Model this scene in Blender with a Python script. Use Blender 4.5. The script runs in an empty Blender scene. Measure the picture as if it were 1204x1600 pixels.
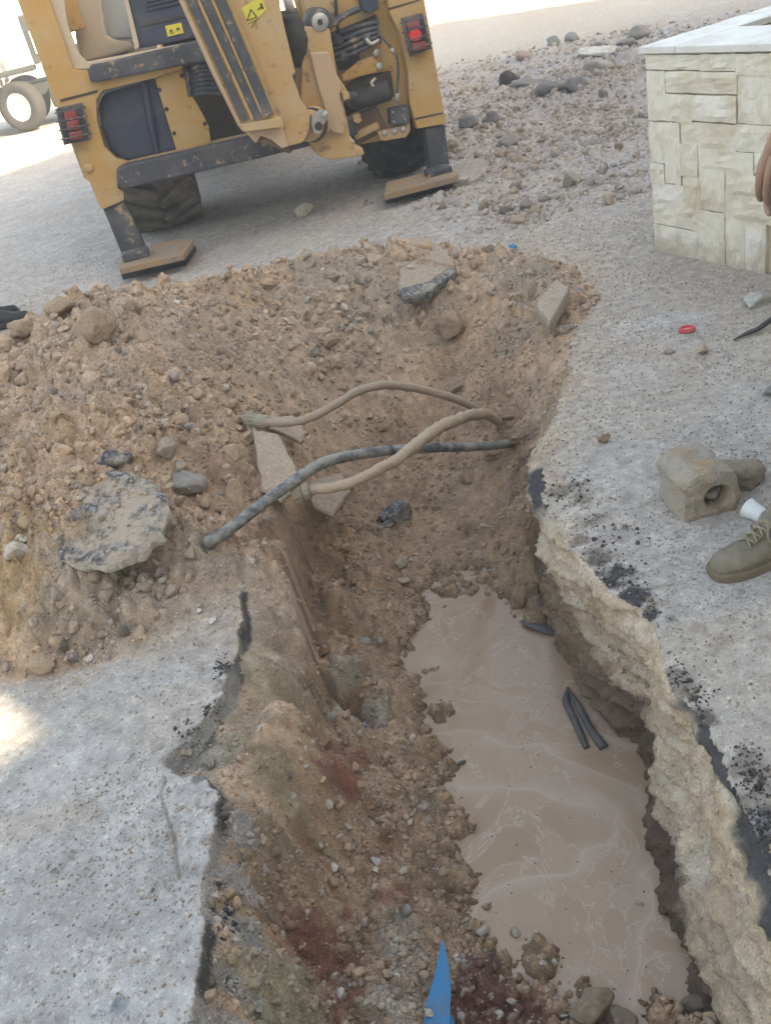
import bpy, bmesh, math, random
import numpy as np
from mathutils import Vector, Matrix
R = math.radians
random.seed(7); rng = np.random.default_rng(7)
scene = bpy.context.scene

# ------------------------------------------------------------------ camera
F_PX, W_PX, H_PX = 1450.0, 1204.0, 1600.0
CAM_H, PITCH, ROLL = 1.6, R(31.0), R(13.4)
cp, sp, cr, sr = math.cos(PITCH), math.sin(PITCH), math.cos(ROLL), math.sin(ROLL)
FWD = Vector((0, cp, -sp)); UPV = Vector((0, sp, cp)); RGT = Vector((1, 0, 0))
cx = cr * RGT - sr * UPV
cy = sr * RGT + cr * UPV
cam_d = bpy.data.cameras.new('camera')
cam = bpy.data.objects.new('camera', cam_d)
scene.collection.objects.link(cam)
M = Matrix((cx, cy, -FWD)).transposed().to_4x4()
M.translation = Vector((0, 0, CAM_H))
cam.matrix_world = M
cam_d.sensor_fit = 'HORIZONTAL'; cam_d.sensor_width = 36.0
cam_d.lens = F_PX / W_PX * 36.0
cam_d.clip_end = 2000; cam_d.clip_start = 0.02
scene.camera = cam

# ------------------------------------------------------------------ light
SUN_EL = R(28.0)
SH = Vector((0.70, -0.714, 0)).normalized()          # horizontal direction towards the sun
S2 = Vector((SH.x * math.cos(SUN_EL), SH.y * math.cos(SUN_EL), math.sin(SUN_EL)))
world = bpy.data.worlds.new('World'); scene.world = world; world.use_nodes = True
wn = world.node_tree; wn.nodes.clear()
sky = wn.nodes.new('ShaderNodeTexSky'); sky.sky_type = 'NISHITA'; sky.sun_disc = False
sky.sun_elevation = SUN_EL
sky.sun_rotation = math.atan2(SH.x, SH.y)
sky.air_density = 1.0; sky.dust_density = 2.0; sky.ozone_density = 0.8
bg = wn.nodes.new('ShaderNodeBackground'); bg.inputs[1].default_value = 0.15
wo = wn.nodes.new('ShaderNodeOutputWorld')
wn.links.new(sky.outputs[0], bg.inputs[0]); wn.links.new(bg.outputs[0], wo.inputs[0])
sun_d = bpy.data.lights.new('sun', 'SUN'); sun_d.energy = 4.0; sun_d.angle = R(0.6); sun_d.color = (1, 0.95, 0.86)
sun = bpy.data.objects.new('sun', sun_d); scene.collection.objects.link(sun)
sun.rotation_euler = S2.to_track_quat('Z', 'Y').to_euler(); sun.location = (6, -6, 9)
scene.view_settings.view_transform = 'Standard'
try: scene.view_settings.look = 'None'
except Exception: pass
scene.view_settings.gamma = 1.0
scene.view_settings.use_curve_mapping = False
scene.view_settings.exposure = 2.55
try:
    scene.view_settings.use_white_balance = True
    scene.view_settings.white_balance_temperature = 9200
    scene.view_settings.white_balance_tint = 10
except Exception: pass

# ------------------------------------------------------------------ helpers
def ray(px, py):
    dx = px - W_PX / 2; dy = py - H_PX / 2
    vr = dx * cr - dy * sr; vu = -dx * sr - dy * cr
    vr, vu = vr / F_PX, vu / F_PX
    return Vector((vr, cp + sp * vu, -sp + cp * vu))
def P(px, py, z=0.0):
    """world point where the line of sight through a photograph pixel meets height z"""
    d = ray(px, py); t = (z - CAM_H) / d.z
    return Vector((d.x * t, d.y * t, z))
def PD(px, py, t):
    d = ray(px, py); return Vector((d.x * t, d.y * t, CAM_H + d.z * t))

def hsh(ix, iy, k):
    n = (ix.astype(np.int64) * 374761393 + iy.astype(np.int64) * 668265263 + k * 1274126177) & 0xFFFFFFFF
    n = ((n ^ (n >> 13)) * 1274126177) & 0xFFFFFFFF
    n = (n ^ (n >> 16)) & 0xFFFFFFFF
    n = (n * 2246822519) & 0xFFFFFFFF
    return ((n ^ (n >> 15)) & 0xFFFFFF) / float(0xFFFFFF)
def vnoise(x, y, k=0):
    ix = np.floor(x); iy = np.floor(y); fx = x - ix; fy = y - iy
    fx = fx * fx * fx * (fx * (fx * 6 - 15) + 10); fy = fy * fy * fy * (fy * (fy * 6 - 15) + 10)
    a = hsh(ix, iy, k); b = hsh(ix + 1, iy, k); c = hsh(ix, iy + 1, k); d = hsh(ix + 1, iy + 1, k)
    return (a * (1 - fx) + b * fx) * (1 - fy) + (c * (1 - fx) + d * fx) * fy
def fbm(x, y, k=0, o=4, g=0.5):
    s = 0; a = 1; t = 0
    for i in range(o):
        s = s + a * vnoise(x * 2 ** i * 1.03 + i * 7.3, y * 2 ** i * 1.03 - i * 3.1, k + i); t += a; a *= g
    return s / t
def worley_bumps(x, y, cell, k, prob=1.0, flat=0.7):
    """rounded clods of random radius scattered on a jittered grid: returns height"""
    gx = np.floor(x / cell); gy = np.floor(y / cell)
    out = np.zeros_like(x)
    for i in (-1, 0, 1):
        for j in (-1, 0, 1):
            cxx = gx + i; cyy = gy + j
            jx = (cxx + hsh(cxx, cyy, k)) * cell; jy = (cyy + hsh(cxx, cyy, k + 1)) * cell
            r = cell * (0.22 + 0.45 * hsh(cxx, cyy, k + 2)); on = hsh(cxx, cyy, k + 3) < prob
            a = hsh(cxx, cyy, k + 4) * 3.14
            dx = x - jx; dy = y - jy
            ex = dx * np.cos(a) + dy * np.sin(a); ey = (-dx * np.sin(a) + dy * np.cos(a)) * 1.35
            q = np.clip(1 - (ex * ex + ey * ey) / (r * r), 0, 1)
            out = np.maximum(out, np.where(on, np.sqrt(q) * r * flat, 0))
    return out
def smooth(a, b, x):
    t = np.clip((x - a) / (b - a), 0, 1); return t * t * (3 - 2 * t)

def link(o, parent=None):
    scene.collection.objects.link(o)
    if parent is not None: o.parent = parent
    return o
def mesh_np(name, V, Fc, mat, col=None, smooth_sh=False, parent=None):
    me = bpy.data.meshes.new(name)
    V = np.asarray(V, np.float32); Fc = np.asarray(Fc, np.int32); n = Fc.shape[1]
    me.vertices.add(len(V)); me.vertices.foreach_set('co', V.ravel())
    me.loops.add(Fc.size); me.loops.foreach_set('vertex_index', Fc.ravel())
    me.polygons.add(len(Fc)); me.polygons.foreach_set('loop_start', np.arange(0, Fc.size, n, dtype=np.int32))
    me.polygons.foreach_set('use_smooth', np.full(len(Fc), smooth_sh))
    me.update(calc_edges=True)
    if col is not None:
        a = me.color_attributes.new('Col', 'FLOAT_COLOR', 'POINT')
        c = np.ones((len(V), 4), np.float32); c[:, :3] = col
        a.data.foreach_set('color', c.ravel())
    if mat: me.materials.append(mat)
    o = bpy.data.objects.new(name, me); return link(o, parent)
def tag(o, label=None, cat=None, group=None, kind=None):
    if label: o['label'] = label
    if cat: o['category'] = cat
    if group: o['group'] = group
    if kind: o['kind'] = kind
    return o

# ------------------------------------------------------------------ materials
def new_mat(name):
    m = bpy.data.materials.new(name); m.use_nodes = True
    nt = m.node_tree; b = nt.nodes['Principled BSDF']
    return m, nt, b
def N(nt, t, **kw):
    n = nt.nodes.new(t)
    for k, v in kw.items():
        if k in n.inputs: n.inputs[k].default_value = v
        else: setattr(n, k, v)
    return n
def mixc(nt, fac, a, b, blend='MIX'):
    n = nt.nodes.new('ShaderNodeMix'); n.data_type = 'RGBA'; n.blend_type = blend
    for s, v in ((0, fac), (6, a), (7, b)):
        if isinstance(v, bpy.types.NodeSocket): nt.links.new(v, n.inputs[s])
        else: n.inputs[s].default_value = v if s == 0 else (*v[:3], 1)
    return n.outputs[2]
def ramp(nt, src, stops):
    n = nt.nodes.new('ShaderNodeValToRGB'); e = n.color_ramp.elements
    while len(e) < len(stops): e.new(0.5)
    for i, (p, c) in enumerate(stops):
        e[i].position = p; e[i].color = (*c, 1) if not isinstance(c, (int, float)) else (c, c, c, 1)
    nt.links.new(src, n.inputs[0]); return n.outputs[0]
def noise(nt, scale, detail=4, rough=0.55, coord=None, dist=0.0):
    n = N(nt, 'ShaderNodeTexNoise', Scale=scale, Detail=detail, Roughness=rough, Distortion=dist)
    if coord is not None: nt.links.new(coord, n.inputs['Vector'])
    return n.outputs[0]
def bump(nt, b, h, strength, dist, prev=None):
    n = N(nt, 'ShaderNodeBump', Strength=strength, Distance=dist)
    nt.links.new(h, n.inputs['Height'])
    if prev is not None: nt.links.new(prev, n.inputs['Normal'])
    if b is not None: nt.links.new(n.outputs[0], b.inputs['Normal'])
    return n.outputs[0]
def objc(nt): return nt.nodes.new('ShaderNodeTexCoord').outputs['Object']
def posc(nt): return nt.nodes.new('ShaderNodeNewGeometry').outputs['Position']

def ground_mat(name, rough=0.95, fine=260.0, bstr=0.6, bd=0.004, speck=0.25, con=.3):
    m, nt, b = new_mat(name)
    at = nt.nodes.new('ShaderNodeAttribute'); at.attribute_name = 'Col'
    p = posc(nt)
    n1 = noise(nt, fine, 3, 0.7, p); n2 = noise(nt, 22, 5, 0.65, p)
    vo = N(nt, 'ShaderNodeTexVoronoi', Scale=130.0); nt.links.new(p, vo.inputs['Vector'])
    c = mixc(nt, 1.0, at.outputs['Color'], ramp(nt, n2, [(0.3, (0.74, 0.73, 0.72)), (0.7, (1.24, 1.23, 1.21))]), 'MULTIPLY')
    c = mixc(nt, 1.0, c, ramp(nt, n1, [(0.36, (1 - con, 1 - con, 1.01 - con)), (0.64, (1 + con, .99 + con, .97 + con))]), 'MULTIPLY')
    sep = nt.nodes.new('ShaderNodeSeparateColor'); nt.links.new(vo.outputs['Color'], sep.inputs[0])
    sp_ = ramp(nt, sep.outputs[0], [(0.0, (0.62, 0.6, 0.6)), (0.08, (1, 1, 1)), (0.88, (1, 1, 1)), (0.97, (1.45, 1.42, 1.36))])
    c = mixc(nt, speck * 2, c, mixc(nt, 1.0, c, sp_, 'MULTIPLY'))
    nt.links.new(c, b.inputs['Base Color'])
    b.inputs['Roughness'].default_value = rough; b.inputs['Specular IOR Level'].default_value = 0.2
    n3 = noise(nt, 80, 4, 0.6, p)
    q = bump(nt, None, n3, bstr, bd * 1.6)
    bump(nt, b, n1, bstr, bd * 0.7, q)
    return m
def stone_mat(name, attr=True, rough=0.9):
    m, nt, b = new_mat(name)
    if attr:
        at = nt.nodes.new('ShaderNodeAttribute'); at.attribute_name = 'Col'; base = at.outputs['Color']; p = posc(nt)
    else:
        oi = nt.nodes.new('ShaderNodeObjectInfo'); base = oi.outputs['Color']; p = objc(nt)
    n1 = noise(nt, 70, 5, 0.65, p); n2 = noise(nt, 14, 4, 0.6, p)
    c = mixc(nt, 1.0, base, ramp(nt, n1, [(0.3, (0.7, 0.69, 0.68)), (0.7, (1.25, 1.23, 1.2))]), 'MULTIPLY')
    c = mixc(nt, ramp(nt, n2, [(0.5, 0.0), (0.68, 0.65)]), c, (0.27, 0.2, 0.145))
    nt.links.new(c, b.inputs['Base Color'])
    b.inputs['Roughness'].default_value = rough; b.inputs['Specular IOR Level'].default_value = 0.25
    bump(nt, b, n1, 0.5, 0.004)
    return m
MAT_ROAD = ground_mat('dusty_asphalt', bstr=0.45, bd=0.0025, speck=0.3, con=.17)
MAT_SOIL = ground_mat('soil', bstr=0.8, bd=0.005, speck=0.25, con=.27)
MAT_STONE = stone_mat('gravel_stone')
MAT_ROCK = stone_mat('rock', attr=False)
# ================================================================== terrain
def v2(p): return (p[0], p[1])
right_edge_px = [(1204,1370),(1192,1345),(1176,1310),(1160,1262),(1140,1220),(1122,1168),(1092,1112),(1052,1078),(1036,1042),(1028,985),
                 (1000,952),(958,930),(925,892),(900,868),(880,846),(862,812),(849,785),(841,740),(842,712),(853,680),(872,640),(886,600),(897,560),(905,515)]
RIGHT = [(0.56,-1.2),(0.55,0.2),(0.545,0.8)] + [v2(P(x,y,0)) for x,y in right_edge_px]
far_base = [v2(P(935,470,0)), v2(P(900,420,0)), (1.02,5.05),(0.55,5.25),(0.1,5.3),(-0.45,5.35),(-1.0,5.15),(-1.45,5.0),(-1.9,4.75)]
left_base = [(-2.9,4.4),(-3.3,3.5),(-2.7,2.6),(-1.9,2.35), v2(P(0,1075,0)), v2(P(90,1062,0)), v2(P(170,1040,0)), v2(P(240,1005,0)), v2(P(300,965,0)), v2(P(345,935,0))]
left_edge_px = [(374,925),(376,965),(369,1015),(362,1050),(343,1090),(318,1125),(296,1158),(262,1182),(255,1200),(285,1212),(322,1212),(338,1235),
                (334,1290),(322,1345),(316,1400),(318,1450),(308,1510),(305,1560),(300,1610)]
LEFT = [v2(P(x,y,0)) for x,y in left_edge_px] + [(-0.56,0.7),(-0.55,0.0),(-0.55,-1.2)]
E = np.array(RIGHT + far_base + left_base + LEFT)
def seg_dist(x, y, pts, closed=False):
    d = np.full(x.shape, 1e9); n = len(pts)
    for i in range(n if closed else n - 1):
        ax, ay = pts[i]; bx, by = pts[(i + 1) % n]
        vx, vy = bx - ax, by - ay
        t = np.clip(((x - ax) * vx + (y - ay) * vy) / (vx * vx + vy * vy + 1e-12), 0, 1)
        d = np.minimum(d, (x - ax - t * vx) ** 2 + (y - ay - t * vy) ** 2)
    return np.sqrt(d)
def inside(x, y, pts):
    r = np.zeros(x.shape, bool); n = len(pts)
    for i in range(n):
        ax, ay = pts[i]; bx, by = pts[(i + 1) % n]
        if ay == by: continue
        c = ((ay > y) != (by > y)) & (x < (bx - ax) * (y - ay) / (by - ay) + ax)
        r ^= c
    return r
def sdE(x, y):
    d = seg_dist(x, y, E, True); return np.where(inside(x, y, E), d, -d)

WATER = -0.50
anch_px = [
 # under the water and its shores
 (760,1000,-.57),(850,1200,-.62),(900,1400,-.62),(930,980,-.53),(800,1300,-.6),(1000,1450,-.55),
 (655,985,-.495),(648,1060,-.495),(672,1130,-.495),(700,1215,-.495),(722,1300,-.495),(742,1400,-.495),(775,1490,-.495),(800,1540,-.49),
 (640,900,-.47),(700,905,-.485),(760,890,-.487),(830,880,-.48),(850,850,-.44),(700,830,-.455),(780,800,-.44),(740,760,-.41),(690,780,-.42),
 (870,1585,-.46),(930,1598,-.45),(1000,1620,-.5),(1100,1590,-.45),(1160,1600,-.42),(960,1580,-.49),
 # pit far end where the pipes emerge
 (770,690,-.36),(800,640,-.26),(640,640,-.23),(560,640,-.16),(720,590,-.2),(700,540,-.1),(800,560,-.13),(840,600,-.14),(860,540,-.03),
 (600,720,-.3),(660,730,-.36),(540,700,-.2),(780,500,-.02),(700,470,.08),(820,450,.02),(870,460,.02),
 # heap crest
 (0,552,.3),(60,505,.36),(130,468,.42),(200,462,.42),(300,447,.42),(370,440,.36),(450,408,.3),(540,395,.25),(640,392,.2),(720,398,.16),(790,405,.1),(850,430,.05),
 (0,700,.34),(60,620,.4),(150,560,.43),(150,650,.36),(300,560,.33),(380,500,.3),(300,650,.27),(430,520,.22),(450,590,.1),(550,500,.12),(640,470,.11),(550,580,-.04),(620,540,-.02),
 (400,640,.14),(480,650,-.02),(390,720,.12),(430,770,.03),(330,720,.2),(330,790,.12),(200,720,.28),(60,800,.3),(150,790,.28),(250,800,.22),(100,880,.22),(200,880,.13),
 (0,950,.16),(150,930,.12),(260,910,.08),(320,880,.08),(380,850,.05),(100,1000,.06),(20,1010,.08),(200,960,.06),(350,900,.03),(410,880,.02),
 # left cut: ledge, slope and crevice
 (388,940,-.03),(400,1010,-.06),(395,1100,-.08),(350,1140,-.035),(440,960,-.05),(455,880,-.03),(458,820,-.02),(440,1050,-.075),(470,1110,-.135),(478,1170,-.17),(470,1000,-.105),(300,1192,-.035),(350,1200,-.05),(420,1190,-.10),
 (503,1000,-.4),(500,920,-.37),(488,860,-.3),(475,800,-.16),(512,1110,-.41),(505,1180,-.38),(560,1060,-.38),(560,960,-.4),(600,960,-.42),(620,1100,-.45),(560,880,-.36),(620,860,-.4),(570,800,-.33),(540,760,-.26),(600,900,-.42),(650,1190,-.46),(580,1180,-.4),
 (360,1240,-.06),(400,1240,-.1),(440,1290,-.14),(470,1340,-.28),(366,1330,-.065),(362,1420,-.07),(358,1500,-.07),(352,1600,-.075),(400,1400,-.11),(440,1420,-.2),(470,1480,-.3),(410,1500,-.13),(450,1560,-.25),(480,1600,-.33),
 (505,1330,-.37),(550,1260,-.4),(620,1270,-.44),(600,1380,-.41),(520,1430,-.37),(660,1380,-.46),(690,1440,-.46),(580,1500,-.38),(680,1540,-.42),(510,1540,-.36),(620,1590,-.36),(730,1600,-.43),
]
A = [(*v2(P(x,y,z)), z) for x, y, z in anch_px]
for (x, y) in RIGHT[1:-8]: A.append((x - 0.07, y, -0.56))
for (x, y), z in zip(RIGHT[-8:], (-.5,-.45,-.38,-.3,-.2,-.12,-.07,-.02)): A.append((x - 0.09, y, z))
for (x, y) in far_base + left_base: A.append((x, y, 0.0))
A += [(-2.6,3.2,.25),(-2.5,4.0,.3),(-2.0,3.6,.38),(-2.1,4.3,.3),(-2.2,2.8,.15),
      (-.45,.5,-.08),(-.25,.6,-.3),(0,.6,-.38),(.15,.6,-.42),(.35,.6,-.45),(0,0,-.3),(-.4,0,-.1),(.4,0,-.35),(0,-1.1,-.02),(.4,-1.1,-.02),(-.4,-1.1,-.02)]
A = np.array(A)
def tps_fit(A, lam=0.0003):
    n = len(A); X = A[:, :2]
    d2 = ((X[:, None] - X[None]) ** 2).sum(2)
    K = 0.5 * d2 * np.log(d2 + 1e-12) + lam * np.eye(n)
    Pm = np.c_[np.ones(n), X]
    L = np.zeros((n + 3, n + 3)); L[:n, :n] = K; L[:n, n:] = Pm; L[n:, :n] = Pm.T
    return A, np.linalg.solve(L, np.r_[A[:, 2], 0, 0, 0])
def tps_eval(F, x, y):
    A, TW = F; out = np.empty(len(x))
    for s in range(0, len(x), 40000):
        xs = x[s:s + 40000, None]; ys = y[s:s + 40000, None]
        d2 = (xs - A[:, 0]) ** 2 + (ys - A[:, 1]) ** 2
        out[s:s + 40000] = (0.5 * d2 * np.log(d2 + 1e-12)) @ TW[:-3] + TW[-3] + TW[-2] * xs[:, 0] + TW[-1] * ys[:, 0]
    return out
XC = -.338
Y0, Y1 = 1.86, 2.95
band = (A[:, 1] > Y0) & (A[:, 1] < Y1)
TL = tps_fit(A[~(band & (A[:, 0] > XC) & (A[:, 0] < .3))]); TR = tps_fit(A[~(band & (A[:, 0] <= XC))])
def tps(x, y):
    """ground inside the dig: bank on the left and floor on the right of the old cut line"""
    l = tps_eval(TL, x, y); r = tps_eval(TR, x, y)
    bw = smooth(Y0 - .02, Y0 + .12, y) * smooth(Y1 + .05, Y1 - .15, y) * smooth(.1, -.1, x)
    cap_ = np.interp(y, [1.8, 2.0, 2.6, 2.95], [-.30, -.34, -.33, -.22]) + (fbm(x * 9, y * 9, 73, 3) - .5) * .06
    r = r * (1 - bw) + np.minimum(r, cap_) * bw; l = l * (1 - bw) + np.maximum(l, -.17 + (fbm(x * 7, y * 7, 74, 3) - .5) * .06) * bw
    xc = XC + (fbm(y * 5, y * 0, 71, 3) - .5) * .05
    w = .012 + .10 * smooth(Y0 + .1, Y0 - .15, y) + .10 * smooth(Y1 - .1, Y1 + .2, y)
    k = smooth(-1, 1, (x - xc) / w)
    return l * (1 - k) + r * k

def blob(x, y, px, py, z, r):
    c = P(px, py, z); return np.exp(-((x - c.x) ** 2 + (y - c.y) ** 2) / (r * r))
crack = [v2(P(*q, 0)) for q in [(262,1208),(250,1240),(262,1280),(272,1305),(274,1335),(279,1372)]]
crack2 = [v2(P(*q, 0)) for q in [(340,1215),(352,1245),(338,1290)]]
rub_c = [(P(900,150,0), 1.8, 1.0), (P(980,100,0), 2.4, 1.0), (P(800,120,0), 2.2, .9), (P(740,220,0), 1.0, .8), (P(720,300,0), .5, .8), (P(850,240,0), 1.2, .7), (P(960,300,0), .9, .35), (P(800,330,0), .9, .4)]
def rubble_mask(x, y):
    m = 0
    for c, r, s in rub_c: m = np.maximum(m, s * np.exp(-((x - c.x) ** 2 + (y - c.y) ** 2) / (r * r)))
    for q in (P(655,298,0), P(687,280,0)): m = m * (1 - .9 * np.exp(-((x - q.x) ** 2 + (y - q.y) ** 2) / .16))
    return m

def terrain(x, y):
    """returns z, colour (n,3), zone (0 road, 1 heap, 2 trench)"""
    n = len(x)
    dist = np.sqrt(x * x + y * y) + .5
    near = dist < 14
    z = np.zeros(n); sd = np.full(n, -9.0); S = np.zeros(n)
    bb = (x > -3.6) & (x < 1.6) & (y > -1.4) & (y < 5.6)
    wob = (fbm(x[bb] * 9, y[bb] * 9, 11, 4) - .5)
    wob2 = (fbm(x[bb] * 45, y[bb] * 45, 31, 3) - .5)
    lftm = np.where(y[bb] < 2.4, .4, 1.0)
    sd[bb] = sdE(x[bb], y[bb]) + wob * .05 * lftm + wob2 * .02
    ins = sd > -0.02
    S[ins] = tps(x[ins], y[ins])
    big = fbm(x * 3.1, y * 3.1, 5, 4) - .5
    k = smooth(0, .014, sd)
    S = np.where(x > .3, S, S)
    heap = np.where(ins, smooth(-.04, .02, S), 0)           # above ground = heap
    # detail on soil
    soil = smooth(0.0, .12, sd)
    det = np.zeros(n)
    m = ins
    xs, ys = x[m], y[m]
    warp = (fbm(xs * 14, ys * 14, 77, 3) - .5) * .05
    lump = fbm(xs * 5 + warp, ys * 5, 41, 4) - .5
    wet = blob(xs, ys, 710, 830, -.45, .2) + blob(xs, ys, 760, 760, -.42, .2)
    rough_amt = np.clip(1 - wet, .25, 1)
    ledge = smooth(-.3, -.2, S[m]) * (ys < 2.3) * (xs < -.2)
    rough_amt = rough_amt * (1 - .65 * ledge)
    cl = worley_bumps(xs, ys, .11, 3, .4, .55) * .8 + worley_bumps(xs + warp, ys - warp, .05, 13, .6, .75) + worley_bumps(xs - warp, ys, .024, 23, .75, .8) * smooth(4.2, 3.0, ys) + worley_bumps(xs, ys, .012, 63, .8, .7) * smooth(2.6, 1.8, ys)
    fine = (fbm(xs * 60, ys * 60, 51, 3) - .5) * .008 * smooth(3.4, 2, ys)
    rid = np.abs(fbm(xs * 8, ys * 11, 91, 4) - .5) * -.10 * ledge
    det[m] = (lump * .09 * np.where(S[m] > -.3, 1, .5) + cl * rough_amt * np.where(S[m] > -.05, 1.7, 1.25) - .018 + fine + rid)
    z = k * (S + det * soil)
    z = np.where((S < .02) & (k < 1), z, z)
    # hard surface
    rub = rubble_mask(x, y)
    o = ~ins
    xo, yo = x[o], y[o]
    nr = smooth(14, 6, dist[o])
    zr = (fbm(xo * 1.3, yo * 1.3, 8, 4) - .5) * .035 * smooth(1.0, 4.0, dist[o]) + (fbm(xo * 38, yo * 38, 18, 4) - .5) * .006 * nr
    cl = worley_bumps(xo, yo, .22, 103, .5, .5) * .6 + worley_bumps(xo, yo, .09, 113, .6, .6) + worley_bumps(xo, yo, .04, 123, .6, .6)
    zr += cl * rub[o] * 1.1 + rub[o] * .05 + np.abs(fbm(xo * 6, yo * 6, 119, 4) - .5) * .08 * rub[o]
    zr += worley_bumps(xo, yo, .035, 133, .35, .45) * nr * .45 * smooth(.42, .62, fbm(xo * 2.2, yo * 2.2, 14, 4))
    dc = np.minimum(seg_dist(xo, yo, crack), 9) + (fbm(xo * 30, yo * 30, 3, 2) - .5) * .003
    zr -= smooth(.007, .002, dc) * .004
    z[o] = zr
    # ---- colour
    C = np.empty((n, 3))
    road = np.array([.35, .345, .34])
    f1 = fbm(x * 1.7, y * 1.7, 201, 5)[:, None]; f2 = fbm(x * 9, y * 9, 211, 4)[:, None]; f3 = fbm(x * 40, y * 40, 221, 3)[:, None]
    C[:] = road * (.78 + .44 * f2)
    C = C * (1 - smooth(.5, .68, f1) * .35) + np.array([.32, .275, .235]) * smooth(.5, .68, f1) * .35
    # brownish dirt streaks on the far side of the pit and right of it
    dirt = smooth(2.6, 3.8, y)[:, None] * smooth(.35, .6, fbm(x * 2.3, y * 2.3, 261, 5))[:, None] * smooth(0.2, 1.0, x)[:, None]
    C = C * (1 - dirt * .7) + np.array([.34, .285, .24]) * dirt * .7
    gr_ = (smooth(3.6, 4.6, y) * smooth(-1.6, -.4, x) * smooth(11, 8, y))[:, None] * .55; C = C * (1 - gr_) + np.array([.36, .32, .285]) * (.7 + .6 * f3) * gr_
    C = C * (1 - rub[:, None] * .35) + np.array([.27, .235, .225]) * (.7 + .6 * f3) * rub[:, None] * .35
    sp_ = (smooth(.68, .73, fbm(x * 26, y * 26, 231, 3)) * smooth(.45, .6, fbm(x * 1.9, y * 1.9, 236, 3)))[:, None] * near[:, None]
    C = C * (1 - sp_ * .45) + np.array([.23, .18, .14]) * sp_ * .45
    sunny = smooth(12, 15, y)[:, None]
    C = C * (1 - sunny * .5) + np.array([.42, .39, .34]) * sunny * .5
    soilc = np.array([.43, .305, .215]) * (.72 + .56 * f2) * (.85 + .3 * f3)
    greyish = smooth(.45, .65, f1)
    soilc = soilc * (1 - greyish * .45) + np.array([.36, .30, .24]) * greyish * .45
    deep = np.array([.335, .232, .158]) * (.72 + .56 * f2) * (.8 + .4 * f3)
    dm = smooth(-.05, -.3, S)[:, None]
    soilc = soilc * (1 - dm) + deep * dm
    sm = smooth(-.01, .03, sd)[:, None]
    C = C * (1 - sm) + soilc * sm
    wetb = smooth(WATER + .035, WATER - .0, z)[:, None] * sm
    C = C * (1 - wetb * .45)
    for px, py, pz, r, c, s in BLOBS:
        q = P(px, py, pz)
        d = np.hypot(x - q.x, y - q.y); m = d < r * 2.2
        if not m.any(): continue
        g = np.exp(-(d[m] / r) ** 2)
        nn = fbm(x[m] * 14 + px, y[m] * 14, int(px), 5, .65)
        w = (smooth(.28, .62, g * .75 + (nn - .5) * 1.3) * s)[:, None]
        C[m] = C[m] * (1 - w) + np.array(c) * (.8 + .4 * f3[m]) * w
    cm = smooth(.006, .002, dc)[:, None] * .55
    C[o] = C[o] * (1 - cm) + np.array([.13, .10, .08]) * cm
    # slab's broken edge face: greyish blue, dark bitumen
    ed = (smooth(-.004, .006, sd) * smooth(.022, .012, sd) * (y < 2.45) * (x < 0) * (S < -.015))[:, None]
    bit = smooth(.42, .55, fbm(x * 5, y * 5, 301, 3))[:, None]
    C = C * (1 - ed) + (np.array([.27, .255, .24]) * (1 - bit) + np.array([.07, .068, .07]) * bit) * ed
    # the upright face under the right rim
    cf_ = (smooth(-.002, .004, sd) * smooth(.06, .03, sd) * (x > .3) * (y < 3.4))[:, None]
    fc = np.where((z < -.36)[:, None], np.array([.10, .07, .052]), np.array([.43, .35, .265])) * (.7 + .6 * f3)
    C = C * (1 - cf_) + fc * cf_
    # pale dust and tracked soil thinning out from the dig
    tr_ = (np.exp(-np.clip(-sd, 0, 9) / .16) * (sd < 0) * smooth(2.0, 2.4, y) * (.35 + 1.1 * fbm(x * 6, y * 6, 331, 4)))[:, None]; tr_ = np.clip(tr_, 0, .9)
    C = C * (1 - tr_) + np.array([.37, .30, .235]) * (.8 + .4 * f3) * tr_
    sme = (smooth(.54, .66, fbm(x * 1.2 + 4, y * 3.0, 341, 5)) * (sd < 0) * smooth(9, 5, dist))[:, None] * .5
    C = C * (1 - sme) + np.array([.37, .325, .275]) * sme
    zone = np.where(sd > 0, np.where(S > -.015 , 1, 2), 0)
    return z, np.clip(C, 0, 1), zone, sd, S

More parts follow.
